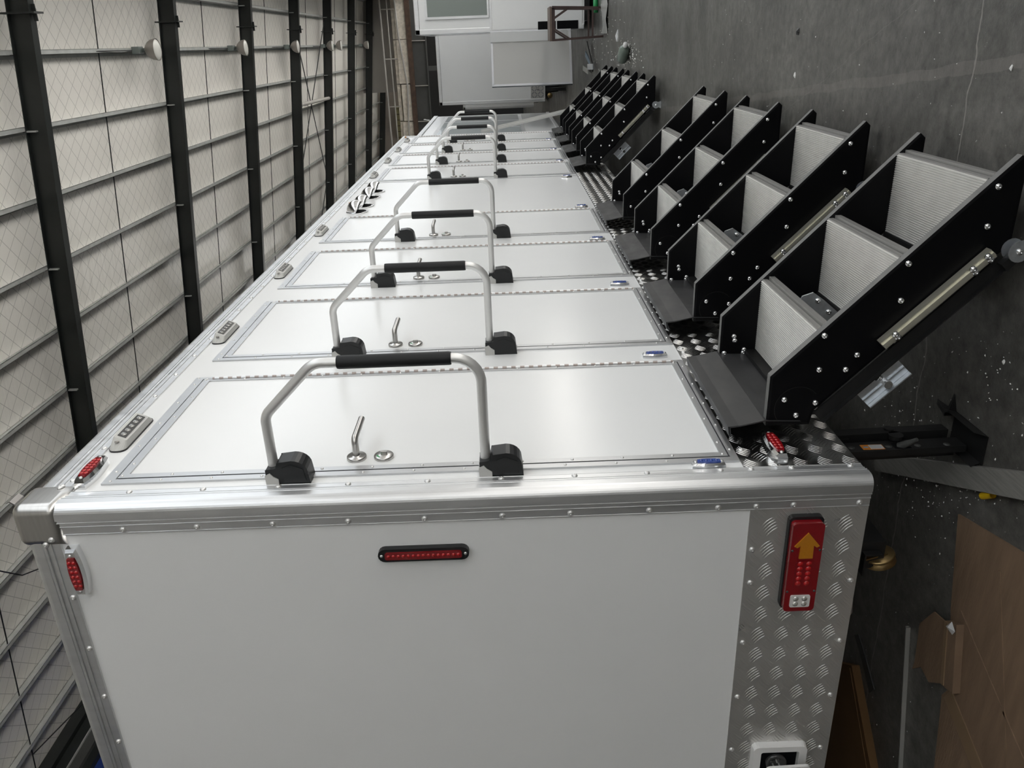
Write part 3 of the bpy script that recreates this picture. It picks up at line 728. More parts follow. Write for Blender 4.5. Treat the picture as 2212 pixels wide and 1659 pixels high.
fl = MB().prism(rrect(-0.068, 0.068, -0.062, 0.062, 0.012), 'Y', -0.008, 0.0).build('inlet_flap', WPLASTIC, inlet, (-0.022, -0.048, -0.010), bevel=0.002)
fl.rotation_euler = (0.03, 0, -0.12)
MB().box(-0.075, -0.068, -0.046, -0.016, -0.03, 0.03).build('flap_hinge', WPLASTIC, inlet)
MB().tube([(-0.02, -0.012, -0.02), (0.02, -0.012, -0.02)], 0.007, 8).build('flap_latch', LEDGREY, fl)

# ---- chrome vent cowls on the blank panel
def vent_proto():
    mb = MB()
    base = MB().lathe([(0, 0.058), (0.003, 0.060), (0.004, 0.058), (0.004, 0.04)], (0, 0, 0), 'X', 28)
    o = base.build('vent_cowl', CHROME)
    # quarter sphere hood opening downwards
    hd = MB(); nu, nv = 18, 10; vs = []
    for j in range(nv + 1):
        ph = -0.62 + (PI / 2 + 0.62) * j / nv
        for i in range(nu + 1):
            th = PI * i / nu
            # axis from top: sweep
            x = 0.062 * math.sin(th) * math.cos(ph) * 0.98; yv = 0.052 * math.cos(th); z = 0.055 * math.sin(th) * math.sin(ph)
            vs.append((max(0.003, x + 0.004), yv, z))
    fs = [(j * (nu + 1) + i, j * (nu + 1) + i + 1, (j + 1) * (nu + 1) + i + 1, (j + 1) * (nu + 1) + i) for j in range(nv) for i in range(nu)]
    hd.add(vs, fs, 0, True); h_ = hd.build('hood', CHROME, o)
    md = h_.modifiers.new('s', 'SOLIDIFY'); md.thickness = 0.0015
    MB().lathe([(0.005, 0.045), (0.0055, 0.0001)], (0, 0, 0), 'X', 24).build('vent_opening', DARK, o)
    return o
vp = vent_proto()
for i, (yv, zv) in enumerate(((3.62, 1.853), (3.82, 1.842), (4.13, 1.842), (4.39, 1.842))):
    o = vp if i == 0 else copy_tree(vp)
    o.parent = T; o.location = (0, yv, zv); o.scale = (1.2, 1.2, 1.2)
MB().obb((0.03, 3.72, 1.905), (0.012, 0, 0), (0, 0.03, 0.01), (0, 0, 0.012)).build('wire_tag', COPPER, T)
MB().obb((0.035, 7.82, 1.99), (0.008, 0, 0), (0, 0.012, 0.0), (0, 0, 0.008)).build('wire_tag', COPPER, T)
MB().box(0, 0.001, 4.80, 4.806, ZP, ZT).build('panel_joint', GASKET, T)

# ---- fold-out steps (origin: door centre line, underside of body)
SW = 0.250
def steps_proto():
    # riser sheet below the door sill: the main mesh
    prof = [(0.022, 0.292), (0.050, 0.296), (0.053, 0.271), (0.066, 0.205), (0.062, 0.112)]
    mb = MB(); back = [(x - 0.003, z - 0.003) for x, z in prof[::-1]]
    mb.prism(prof + back, 'Y', -0.253, 0.253)
    st = mb.build('folding_steps', LANDING)
    MB().prism([(0.0236, 0.2955), (0.0505, 0.2995), (0.0535, 0.272), (0.0515, 0.272), (0.0490, 0.2975), (0.0236, 0.2935)], 'Y', -0.252, 0.252).build('sill_strip', LANDING, st)
    # stringers
    out = [(0.048, 0.085), (0.048, 0.2), (0.189, 0.2), (0.722, -0.331), (0.708, -0.347), (0.515, -0.347), (0.088, 0.078)]
    def stringer(y0, y1):
        mb = MB(); e = 0.007; n = len(out)
        cx = sum(p[0] for p in out) / n; cz = sum(p[1] for p in out) / n
        # inset outline for a chamfer
        ins = []
        for k in range(n):
            p0, p1, p2 = Vector(out[k - 1]), Vector(out[k]), Vector(out[(k + 1) % n])
            d1, d2 = (p1 - p0).normalized(), (p2 - p1).normalized()
            n1, n2 = Vector((d1.y, -d1.x)), Vector((d2.y, -d2.x)); b = (n1 + n2); b = b / max(0.3, b.dot(n1)) if b.length > 0 else n1
            ins.append(tuple(p1 + b * e))
        rings = [[(u, y0, w) for u, w in ins], [(u, y0 + 0.002, w) for u, w in out], [(u, y1 - 0.002, w) for u, w in out], [(u, y1, w) for u, w in ins]]
        vs = [p for r in rings for p in r]
        for r, mi in ((0, 0), (1, 1), (2, 0)):
            mb.add(vs, [(r * n + k, r * n + (k + 1) % n, (r + 1) * n + (k + 1) % n, (r + 1) * n + k) for k in range(n)], mi)
        mb.add(vs, [tuple(range(n - 1, -1, -1)), tuple(range(3 * n, 4 * n))], 0)
        return mb.mesh('stringer', [HDPE, HDPEE])
    me = stringer(-SW, -SW + 0.025); s1 = link('stringer', me, st); s2 = link('stringer', me, st, (0, 2 * SW - 0.018, 0))
    for sg in (s1, s2):
        yy = -SW
        for x, z in ((0.123, 0.158), (0.077, 0.123), (0.204, 0.077), (0.111, 0.076), (0.241, -0.015), (0.202, 0.009), (0.382, -0.103), (0.559, -0.281), (0.296, 0.074), (0.475, -0.107), (0.652, -0.288)):
            link('bolt', BOLT, sg, (x, yy, z), ROTY)
        for x, z in ((0.109, 0.155), (0.063, 0.191), (0.064, 0.12)):
            link('bolt', BOLT, sg, (x, yy + 0.018, z), (-PI / 2, 0, 0)) if False else None
    for x, z in ((0.109, 0.155), (0.067, 0.185), (0.067, 0.125)): link('bolt', BOLT, s2, (x, -SW - 0.0, z), ROTY)
    ring = MB(); cx, cz, r = 0.098, 0.122, 0.060; aa = [PI * (-0.28 + 1.0 * k / 16) for k in range(17)]
    ring.prism([(cx + r * math.cos(a), cz + r * math.sin(a)) for a in aa] + [(cx + (r - 0.0015) * math.cos(a), cz + (r - 0.0015) * math.sin(a)) for a in aa[::-1]], 'Y', -SW - 0.0005, -SW + 0.001).build('pivot_disc_joint', BLKSTEEL, s1)
    # treads
    for k in range(3):
        x0 = 0.078 + 0.1812 * k; x1 = x0 + 0.224; z = 0.088 - 0.1795 * k
        n = 36; top = []
        for i in range(n):
            a = x0 + (x1 - x0) * i / n; p = (x1 - x0) / n
            top += [(a, z - 0.0022), (a + p * 0.25, z), (a + p * 0.65, z), (a + p * 0.9, z - 0.0022)]
        prof = top + [(x1, z - 0.002), (x1, z - 0.03), (x0, z - 0.03)]
        t = MB().prism(prof, 'Y', -SW + 0.025, SW - 0.018).build('tread', TREAD, st)
        MB().prism([(x1, z - 0.004), (x1 + 0.004, z - 0.004), (x1 + 0.004, z - 0.019), (x1, z - 0.019)], 'Y', -SW + 0.025, SW - 0.018).build('nosing', TREADF, t)
        MB().prism([(x1 - 0.004, z - 0.023), (x1 + 0.012, z - 0.023), (x1 + 0.012, z - 0.040), (x1 - 0.004, z - 0.040)], 'Y', -SW + 0.025, SW - 0.018).build('nosing_lip', TREADF, t)
        MB().prism([(x0 - 0.014, z + (0.032 if k == 0 else 0.004)), (x0 - 0.001, z + (0.032 if k == 0 else 0.004)), (x0 - 0.001, z - 0.03), (x0 - 0.014, z - 0.03)], 'Y', -SW + 0.025, SW - 0.018).build('rear_angle', BLKSTEEL, t)
    # galvanised motor plate inside, behind the first tread
    pl = MB(); pr = [(0.30, 0.06), (0.335, 0.045), (0.345, 0.015), (0.32, -0.02), (0.26, -0.09), (0.20, -0.05), (0.24, 0.03)]
    pl.prism(pr, 'Y', 0.02, 0.026); p = pl.build('motor_plate', GALV, st, (-0.03, 0.03, -0.02))
    for x, z in ((0.32, 0.0), (0.285, -0.035)): link('bolt', BOLT, p, (x, 0.02, z), ROTY)
    MB().tube([(0.18, 0.03, -0.07), (0.18, 0.15, -0.07)], 0.03, 14).build('motor', BLKSTEEL, p)
    # black angle along the lower edge
    d = Vector((1, 0, -1)).normalized(); nn = Vector((1, 0, 1)).normalized()
    c0 = Vector((0.068, 0, 0.064)); c1 = Vector((0.470, 0, -0.338))
    an = MB(); mid = (c0 + c1) / 2; hl = (c1 - c0).length / 2
    an.obb(mid + Vector((0, -SW - 0.003, 0)) + nn * 0.006, d * hl, (0, 0.003, 0), nn * 0.016)
    an.obb(mid + Vector((0, -SW - 0.010, 0)) - nn * 0.009, d * hl, (0, 0.010, 0), nn * 0.0015)
    an.build('edge_angle', BLKSTEEL, st)
    # zinc telescopic leg, its screws and foot
    a0 = Vector((0.272, -SW - 0.014, -0.066)); a1 = Vector((0.500, -SW - 0.014, -0.296)); dd = (a1 - a0)
    lg = MB(); lg.obb((a0 + a1) / 2, dd / 2, (0, 0.010, 0), nn * 0.0125); lg.obb((a0 + a1) / 2 + Vector((0, -0.012, 0)), dd / 2, (0, 0.003, 0), nn * 0.005)
    leg = lg.build('telescopic_leg', CREAM, st)
    for t in (0.12, 0.82, 0.95):
        q = a0 + dd * t; link('bolt', BOLT, leg, (q.x + 0.004, -SW - 0.029, q.z + 0.004), ROTY); link('bolt', BOLT, leg, (q.x - 0.004, -SW - 0.027, q.z - 0.004), ROTY)
    dsk = [(0.026 * math.cos(a_), 0.026 * math.sin(a_)) for a_ in [-0.25 * PI + 1.5 * PI * k / 14 for k in range(15)]]
    dsk = [(u_, w_) for u_, w_ in dsk] + [(-0.024, -0.036), (0.024, -0.036)]
    ft = MB().prism(dsk, 'Y', -SW - 0.034, -SW - 0.031).prism(dsk, 'Y', -SW - 0.006, -SW - 0.003).box(-0.026, 0.026, -SW - 0.036, -SW + 0.001, -0.039, -0.036)
    foot = ft.build('foot', GALV, st, (0.503, 0, -0.350))
    link('bolt', BOLT, foot, (0, -SW - 0.034, 0), ROTY)
    MB().obb((0.476, -SW - 0.018, -0.338), d * 0.018, (0, 0.010, 0), nn * 0.012).build('leg_sleeve', BLKSTEEL, st)
    # galvanised latch plate under the stringer
    c = Vector((0.160, -SW + 0.022, -0.094))
    lpm = MB(); lpm.obb(c, d * 0.066, (0, 0.002, 0), nn * 0.034); lpm.obb(c - nn * 0.036 + Vector((0, -0.008, 0)), d * 0.066, (0, 0.010, 0), nn * 0.0015)
    for t_ in (-0.061, 0.061): lpm.obb(c + nn * 0.034 + d * t_ + Vector((0, -0.008, 0)), d * 0.004, (0, 0.009, 0), nn * 0.012)
    lpm.obb(c - nn * 0.014 + Vector((0, -0.004, 0)), d * 0.066, (0, 0.003, 0), nn * 0.002)
    lt = lpm.build('latch_plate', GALV, st)
    q = c - nn * 0.018 + d * 0.006; MB().tube([(q.x, q.y - 0.002, q.z), (q.x, q.y - 0.018, q.z)], 0.011, 12).build('roller', CHROME, lt)
    q = c + nn * 0.006 + d * 0.004; link('bolt', BOLT, lt, (q.x, q.y - 0.002, q.z), ROTY)
    q = c + nn * 0.016; MB().obb((q.x, q.y - 0.004, q.z), d * 0.009, (0, 0.004, 0), nn * 0.007).build('spring_clip', BLACKP, lt)
    s0, s1_ = Vector((0.128, -SW + 0.06, -0.034)), Vector((0.012, -SW + 0.07, -0.15))
    MB().obb((s0 + s1_) / 2, (s1_ - s0) / 2, (0, 0.008, 0), nn * 0.005).build('strut', BLKSTEEL, st)
    return st
sp_ = steps_proto()
for i, yd in enumerate(YD):
    o = sp_ if i == 0 else copy_tree(sp_)
    o.parent = T; o.location = (0, yd + DW / 2 + 0.006, 0)

# ---- running gear, jack and pulley below the body
ch = MB().box(-0.30, -0.22, 0.05, L - 0.05, -0.09, -0.001).box(-W + 0.22, -W + 0.30, 0.05, L - 0.05, -0.09, -0.001)
for k in range(9): ch.box(-W + 0.05, -0.05, 0.3 + k * 0.95, 0.36 + k * 0.95, -0.07, -0.001)
chs = ch.build('chassis', BLKSTEEL, T)
for y_ in (3.75, 4.5):
    for x_ in (-0.16, -W + 0.16):
        w_ = MB().lathe([(-0.08, 0.14), (-0.09, 0.20), (-0.08, 0.255), (-0.05, 0.268), (0.05, 0.268), (0.08, 0.255), (0.09, 0.20), (0.08, 0.14)], (0, 0, 0), 'X', 32).build('wheel', RUBBER, T, (x_, y_, -G + 0.268))
        MB().lathe([(-0.075, 0.0001), (-0.075, 0.14), (0.05, 0.14), (0.03, 0.09), (0.06, 0.05), (0.06, 0.0001)], (0, 0, 0), 'X', 24).build('rim', GALV, w_)
jk = MB()
def bar(mb, a, b, hw, hd):
    a, b = Vector(a), Vector(b); d = (b - a); u = d.normalized(); s = Vector((1, 0, 0)); s = (s - u * s.dot(u)).normalized(); t = u.cross(s)
    mb.obb((a + b) / 2, d / 2, s * hw, t * hd); return mb
# u-channel drop leg with two side arms
bar(jk, (-0.060, 0.262, -0.03), (-0.060, 0.275, -0.372), 0.004, 0.027)
bar(jk, (-0.066, 0.238, -0.03), (-0.066, 0.250, -0.372), 0.008, 0.003)
bar(jk, (-0.085, 0.286, -0.03), (-0.085, 0.300, -0.372), 0.026, 0.003)
jack = jk.build('stabiliser_jack', BLKSTEEL, T)
a2 = MB(); bar(a2, (-0.060, 0.322, -0.02), (-0.060, 0.335, -0.355), 0.020, 0.018); a2.build('jack_arm', BLKSTEEL, jack)
MB().tube([(-0.052, 0.30, -0.20), (-0.040, 0.30, -0.20)], 0.02, 14).build('arm_pivot', BLKSTEEL, jack)
MB().tube([(-0.052, 0.333, -0.195), (-0.036, 0.333, -0.195)], 0.014, 14).build('arm_pivot', BLKSTEEL, jack)
for z in (-0.063, -0.165, -0.245, -0.325): MB().lathe([(0, 0.009), (0.0008, 0.009), (0.0008, 0.0001)], (-0.0562, 0.262, z), 'X', 14).build('bolt_hole', GIRDER, jack)
MB().box(-0.0566, -0.0552, 0.248, 0.279, -0.222, -0.178).build('hole_slot', DARK, jack)
MB().tube([(-0.057, 0.262, -0.195), (-0.040, 0.246, -0.208), (-0.018, 0.226, -0.220)], [0.011, 0.009, 0.005], 12).build('drive_screw', GIRDER, jack)
ftb = MB(); ftb.prism([(0.16, -0.30), (0.44, -0.30), (0.44, -0.30)], 'X', 0, 0) if False else None
ftb.add([(-0.045, 0.225, -0.386), (0.0, 0.195, -0.386), (0.0, 0.345, -0.386), (-0.08, 0.195, -0.386), (-0.08, 0.345, -0.386), (0.012, 0.345, -0.35), (-0.09, 0.345, -0.36), (0.012, 0.195, -0.35), (-0.09, 0.195, -0.36)], [(1, 2, 5, 7), (3, 8, 6, 4), (1, 3, 4, 2), (1, 2, 4, 3)], 0)
ftb.box(-0.085, 0.0, 0.19, 0.35, -0.389, -0.385)
ftb.prism([(0.0, -0.36), (0.055, -0.372), (0.0, -0.386), (-0.01, -0.386)], 'Y', 0.345, 0.352); 
fp = ftb.build('foot_plate', BLKSTEEL, jack)
MB().add([(0.0, 0.345, -0.352), (0.006, 0.425, -0.372), (0.0, 0.345, -0.386), (-0.01, 0.345, -0.352), (-0.01, 0.425, -0.372), (-0.01, 0.345, -0.386)], [(0, 2, 1), (3, 4, 5), (0, 1, 4, 3), (1, 2, 5, 4)]).build('foot_wing', BLKSTEEL, jack)
st_ = MB().box(-0.0562, -0.0552, 0.247, 0.274, -0.150, -0.090).build('warning_sticker', ORANGE, jack)
MB().box(-0.0556, -0.0546, 0.249, 0.272, -0.148, -0.112).build('sticker_text_field', LABELW, st_)
for k in range(5): MB().box(-0.0552, -0.0544, 0.2515 + k * 0.0042, 0.2525 + k * 0.0042, -0.146 + (k % 2) * 0.004, -0.114).build('sticker_text_line', LABELG, st_)
MB().box(-0.0556, -0.0546, 0.257, 0.263, -0.108, -0.095).build('sticker_picture', LBLUE, st_)
# brass cable pulley on a bracket at the rear edge
pb = MB(); pb.prism([(-0.245, -0.03), (-0.31, -0.03), (-0.31, -0.034), (-0.249, -0.034), (-0.249, -0.075), (-0.245, -0.075)], 'Y', 0.03, 0.11); pb.box(-0.34, -0.24, 0.07, 0.12, -0.03, 0.0)
pul = pb.build('pulley_bracket', BLKSTEEL, T)
wl_ = MB().lathe([(-0.014, 0.0001), (-0.014, 0.040), (-0.010, 0.044), (-0.003, 0.034), (0.003, 0.034), (0.010, 0.044), (0.014, 0.040), (0.014, 0.0001)], (0, 0, 0), 'X', 28).build('pulley_wheel', BRASS, pul, (-0.285, 0.075, -0.088))
wl_.rotation_euler = (0, -0.25, 0)
MB().prism([(0.035, -0.03), (0.115, -0.03), (0.10, -0.105), (0.06, -0.105)], 'X', -0.268, -0.264).build('pulley_cheek', BRASS, pul)
MB().tube([(-0.266, 0.078, -0.086), (-0.252, 0.078, -0.086)], 0.012, 6).build('nut', GALV, pul)
for z0, x_ in ((-0.035, -0.40), (-0.03, -0.70), (-0.028, -0.78)):
    mb = MB(); mb.add([(x_, 0.02, 0.0), (x_ - 0.05, 0.02, 0.0), (x_ - 0.055, 0.06, z0), (x_ + 0.0, 0.07, z0), (x_, 0.02, -0.002), (x_ - 0.05, 0.02, -0.002), (x_ - 0.055, 0.06, z0 - 0.002), (x_, 0.07, z0 - 0.002)], [(0, 1, 2, 3), (7, 6, 5, 4), (0, 3, 7, 4), (1, 5, 6, 2), (2, 6, 7, 3), (0, 4, 5, 1)])
    mb.build('underside_tab', GALV, T)

# ================================================================== OTHER TRAILERS
def plain_trailer(name, x0, x1, y0, y1, z0, z1, label, skirt=True):
    t = tag(empty(name, ((x0 + x1) / 2, (y0 + y1) / 2, 0)), label, 'trailer')
    ox, oy = (x0 + x1) / 2, (y0 + y1) / 2
    a, b, c, d = x0 - ox, x1 - ox, y0 - oy, y1 - oy
    MB().box(a, b, c, d, z0, z1).build('body', WHITE, t)
    e = 0.006; w = 0.06
    for (xa, xb) in ((a - e, a + w), (b - w, b + e)):
        MB().box(xa, xb, c - e, c + w, z0, z1 + e).build('corner_trim', ALU, t, bevel=0.008)
    MB().box(a - e, b + e, c - e, c + w, z1 - w, z1 + e).build('top_trim', ALU, t, bevel=0.008)
    MB().box(a - e, a + w, c, d, z1 - w, z1 + e).build('top_trim', ALU, t, bevel=0.008)
    MB().box(b - w, b + e, c, d, z1 - w, z1 + e).build('top_trim', ALU, t, bevel=0.008)
    MB().box(a + 0.1, b - 0.1, c + 0.1, d - 0.1, max(0.06, z0 - 0.12), z0).build('chassis', BLKSTEEL, t)
    for sx in (a + 0.12, b - 0.12):
        w_ = MB().lathe([(-0.08, 0.10), (-0.08, 0.24), (0.08, 0.24), (0.08, 0.10)], (sx, (c + d) / 2, 0.242), 'X', 24).build('wheel', RUBBER, t)
    return t, c
# A: trailer with the window and open door at the top of the picture
tA, cA = plain_trailer('vending_trailer', 1.125, 3.4, 9.75, 12.4, 0.14, 2.36, 'white vending trailer with a greenish window and an open grey door, beside the brown stool')
def onA(n_, mb, M, par=None, bev=0): return mb.build(n_, M, par or tA, bevel=bev)
ox, oy = (1.125 + 3.4) / 2, (9.75 + 12.4) / 2
wA = onA('window_frame', MB().box(1.30 - ox, 2.6 - ox, cA - 0.02, cA + 0.01, 1.38, 2.22), ALU)
onA('window_pane', MB().box(1.33 - ox, 2.57 - ox, cA - 0.024, cA - 0.018, 1.41, 2.19), GLASSG, wA)
onA('lower_panel', MB().box(1.15 - ox, 3.2 - ox, cA - 0.014, cA, 0.17, 1.36), WHITE)
onA('panel_rail', MB().box(1.125 - ox, 3.39 - ox, cA - 0.02, cA, 1.355, 1.385), ALU)
onA('locker_recess', MB().box(1.128 - ox, 1.23 - ox, cA - 0.02, cA + 0.02, 0.22, 0.75), DARK)
onA('recess_shelf', MB().box(1.128 - ox, 1.23 - ox, cA - 0.024, cA - 0.01, 0.50, 0.515), WPLASTIC)
# door leaf swung out towards the camera
lf = MB(); p0 = Vector((1.11 - ox, cA - 0.02, 0)); p1 = Vector((0.47 - ox, cA - 0.28, 0)); u = (p1 - p0); un = u.normalized(); nr = Vector((un.y, -un.x, 0))
leaf = MB().obb((p0 + p1) / 2 + Vector((0, 0, 0.85)), u / 2, nr * 0.018, (0, 0, 0.52)).build('open_door_leaf', DOORG, tA)
for z in (0.335, 1.365): MB().obb((p0 + p1) / 2 + Vector((0, 0, z)), u / 2 * 1.005, nr * 0.022, (0, 0, 0.014)).build('leaf_edging', ALUDARK, leaf)
for q in (p0, p1): MB().obb(q + Vector((0, 0, 0.85)), un * 0.014, nr * 0.022, (0, 0, 0.53)).build('leaf_edging', ALUDARK, leaf)
fp_ = MB().obb(p0 + Vector((-0.05, -0.10, 0.88)), Vector((0.06, -0.02, 0)), Vector((0, 0.004, 0)), (0, 0, 0.50)).build('door_return', WHITE, tA)

# B: trailer end behind the open door leaf
tB, cB = plain_trailer('white_trailer', -0.09, 2.0, 14.6, 19.5, 0.42, 2.47, 'white trailer end with a small tread plate patch and jack, behind the open grey door')
ob = ((-0.09 + 2.0) / 2, (14.6 + 19.5) / 2)
pp = MB().box(-0.02 - ob[0], 0.34 - ob[0], cB - 0.006, cB, 0.44, 0.70).build('tread_plate_patch', PLATE, tB)
for i in range(6):
    for j in range(4):
        s = 1 if (i + j) % 2 else -1
        MB().obb((0.01 + i * 0.06 - ob[0], cB - 0.008, 0.475 + j * 0.062), (0.022, 0, 0.022 * s), (0, 0.003, 0), (-0.006 * s, 0, 0.006)).build('tread_bars', ALUDARK, pp)
MB().box(0.10 - ob[0], 0.16 - ob[0], cB - 0.05, cB + 0.05, 0.02, 0.42).build('jack', BLKSTEEL, tB)
MB().lathe([(-0.02, 0.0001), (-0.02, 0.05), (0.02, 0.05), (0.02, 0.0001)], (0.02 - ob[0], cB - 0.02, 0.33), 'Y', 16).build('pulley_wheel', BRASS, tB)

# C: trailer with a long window, parked end to end with the first one
tC = tag(empty('glazed_trailer', (-1.1, 10.15, 0)), 'white trailer with a long blue-grey window, directly behind the far end of the restroom trailer', 'trailer')
fcx = 1.02   # its side face
MB().box(-1.0, fcx, -1.75, 1.75, 0.50, 2.36).build('body', WHITE, tC)
for z0_, z1_ in ((2.31, 2.375), (0.50, 0.55)): MB().box(fcx - 0.05, fcx + 0.012, -1.76, 1.76, z0_, z1_).build('side_trim', ALU, tC, bevel=0.006)
wC = MB().box(fcx - 0.01, fcx + 0.012, -1.6, 1.45, 0.97, 2.17).build('window_frame', ALU, tC)
MB().box(fcx, fcx + 0.016, -1.55, 1.40, 1.02, 2.12).build('window_pane', GLASSB, wC)
for yy in (-0.5, 0.45): MB().box(fcx, fcx + 0.02, yy - 0.015, yy + 0.015, 1.02, 2.12).build('mullion', ALU, wC)
MB().box(-0.9, fcx - 0.1, -1.6, 1.6, 0.38, 0.5).build('chassis', BLKSTEEL, tC)
for sx in (-0.85, 0.85): MB().lathe([(-0.08, 0.10), (-0.08, 0.24), (0.08, 0.24), (0.08, 0.10)], (sx, 0, 0.242), 'X', 24).build('wheel', RUBBER, tC)
for yy, z in ((1.2, 2.40), (0.8, 0.75)): MB().tube([(fcx - 0.02, yy, z), (fcx + 0.01, yy + 0.03, z + 0.08), (fcx + 0.01, yy - 0.04, z + 0.09), (fcx, yy - 0.02, z)], 0.006, 6).build('cable_loop', WPLASTIC, tC)
# D: another white box further back
tD, cD = plain_trailer('white_box_trailer', -0.62, 1.4, 20.6, 25, 0.42, 2.3, 'distant white box trailer half hidden between the two trailer ends')

# aluminium bar leaning against the far steps
a = Vector((0.012, 8.26, 1.129 + G)); b = Vector((0.20, 8.20, 0.19 + G))
bd = (b - a); bc = a + bd * 0.5
ab = MB(); u = bd.normalized(); s = Vector((0, 1, 0)); s = (s - u * s.dot(u)).normalized(); w_ = u.cross(s)
b2 = a + u * ((a.z) / -u.z)
mid = (a + b2) / 2
ab.obb((0, 0, 0), (b2 - a) / 2, s * 0.02, w_ * 0.012); ab.obb(s * 0.02 + w_ * 0.012, (b2 - a) / 2, s * 0.002, w_ * 0.02)
tag(ab.build('aluminium_bar', LAMPWHITE, None, mid), 'pale aluminium angle bar leaning at the far end of the restroom trailer', 'metal bar')

# ================================================================== THINGS ON THE FLOOR
def flat(name, pts, z0, th, M, label, cat, group=None):
    cx = sum(p[0] for p in pts) / len(pts); cy = sum(p[1] for p in pts) / len(pts)
    o = MB().prism([(p[0] - cx, p[1] - cy) for p in pts], 'Z', 0, th).build(name, M, None, (cx, cy, z0))
    return tag(o, label, cat, group)
flat('wooden_plank', [(-0.340, 0.726), (0.10, -0.205), (0.035, -0.235), (-0.390, 0.700)], 0.001, 0.022, WOOD, 'long grey wooden plank lying beside the stabiliser jack', 'plank')
cb1 = flat('cardboard_sheet', [(-0.268, 0.236), (-0.14, -0.30), (-0.95, -0.75), (-1.30, -0.05), (-1.10, 0.080), (-0.83, 0.126), (-0.78, 0.10), (-0.55, 0.175)], 0.001, 0.006, CARD, 'large flattened brown cardboard sheet with taped seams on the floor', 'cardboard')
for (p, q, w_) in (((-0.30, 0.02), (-1.10, -0.32), 0.004), ((-0.52, 0.13), (-0.80, -0.45), 0.003), ((-0.80, 0.10), (-1.0, -0.35), 0.028)):
    a = Vector((p[0], p[1], 0.0085)) - cb1.location; b = Vector((q[0], q[1], 0.0085)) - cb1.location; d = b - a; nn_ = Vector((-d.y, d.x, 0)).normalized()
    MB().obb((a + b) / 2, d / 2, nn_ * w_, (0, 0, 0.0012)).build('crease' if w_ < 0.01 else 'packing_tape', CARD if w_ < 0.01 else TAPE, cb1)
cf = tag(empty('cardboard_flap', (-0.66, 0.15, 0)), 'torn folded cardboard flap standing on the edge of the flattened sheet', 'cardboard')
mb = MB(); base = [(0.085, -0.01), (-0.10, -0.05), (-0.155, 0.012), (-0.145, 0.065), (-0.19, 0.105), (-0.16, 0.10), (-0.02, 0.115), (0.07, 0.06)]
mb.prism(base, 'Z', 0.026, 0.031); mb.build('torn_flap', CARD, cf)
MB().prism([(0.09, -0.006), (0.115, -0.05), (-0.09, -0.10), (-0.105, -0.056)], 'Z', 0.0085, 0.031).build('folded_edge', CARD, cf)
MB().prism([(0.088, 0.0), (0.092, -0.014), (-0.10, -0.058), (-0.104, -0.044)], 'Z', 0.0085, 0.034).build('tape_seam', TAPE, cf)
mb = MB(); mb.add([(0.11, -0.03, 0.032), (0.085, -0.02, 0.040), (0.075, -0.045, 0.033), (0.098, -0.058, 0.036), (0.095, -0.035, 0.045)], [(0, 1, 4), (1, 2, 4), (2, 3, 4), (3, 0, 4)]); mb.build('torn_paper', LABELW, cf)
# brown carton below the trailer
cx_ = tag(empty('cardboard_carton', (-1.62, 0.56, 0)), 'brown cardboard carton lying flat under the rear of the restroom trailer', 'cardboard')
A_, B_, C_, D_ = (-1.173, 0.614), (-1.304, 0.80), (-2.1, 0.80), (-1.75, 0.20)
loc = lambda p: (p[0] + 1.62, p[1] - 0.56)
MB().prism([loc(p) for p in ((-1.173, 0.614), (-1.304, 0.78), (-2.05, 0.70), (-1.95, 0.02), (-1.60, 0.18))], 'Z', 0.001, 0.030).build('carton_panel', CARDD, cx_)
MB().prism([loc(p) for p in ((-1.19, 0.62), (-1.228, 0.66), (-1.72, 0.22), (-1.66, 0.18))], 'Z', 0.0305, 0.033).build('carton_fold', CARDD, cx_)
rl = MB(); 
pa, pb_ = Vector((-0.775, 0.36, 0)), Vector((-1.45, 0.200, 0)); d = pb_ - pa; nn_ = Vector((-d.y, d.x, 0)).normalized()
rl.obb((0, 0, 0.002), d / 2, nn_ * 0.006, (0, 0, 0.0015)); rl.obb(nn_ * 0.0055 + Vector((0, 0, 0.008)), d / 2, nn_ * 0.0012, (0, 0, 0.007)); rl.obb(nn_ * -0.0055 + Vector((0, 0, 0.006)), d / 2, nn_ * 0.0012, (0, 0, 0.005))
tag(rl.build('metal_rail', LEDWHITE, None, ((pa + pb_) / 2)), 'thin bright aluminium rail offcut lying beside the cardboard', 'metal rail')
flat('rubber_strip', [(-1.088, 0.680), (-1.060, 0.652), (-1.10, 0.58), (-1.163, 0.484), (-1.205, 0.509), (-1.125, 0.61)], 0.001, 0.004, STRIPD, 'short dark grey strip on the floor between carton and metal rail', 'strip')
yt = MB(); yt.tube([(-0.013, 0.022, 0.0105), (0.013, -0.015, 0.0105)], 0.010, 16, cap=False); yt.tube([(0.013, -0.015, 0.0105), (-0.013, 0.022, 0.0105)], 0.008, 16, cap=False)
tag(yt.build('yellow_tube_offcut', YELLOW, None, (-0.140, 0.125, 0)), 'short yellow plastic tube offcut beside the grey plank', 'tube')

# bottle with spilled powder
bt = MB().lathe([(0, 0.0001), (0.0, 0.048), (0.01, 0.052), (0.16, 0.052), (0.19, 0.034), (0.20, 0.02), (0.24, 0.02), (0.245, 0.0001)], (0, 0, 0), 'X', 24).build('bottle', BOTTLE, None, (0.80, 6.78, 0.053))
bt.rotation_euler = (0, 0, -0.95); tag(bt, 'grey-green bottle lying in spilled white crumbs on the floor beyond the steps', 'bottle')
MB().lathe([(0.215, 0.022), (0.248, 0.022), (0.25, 0.0001)], (0, 0, 0), 'X', 16).build('cap', FOAM, bt)
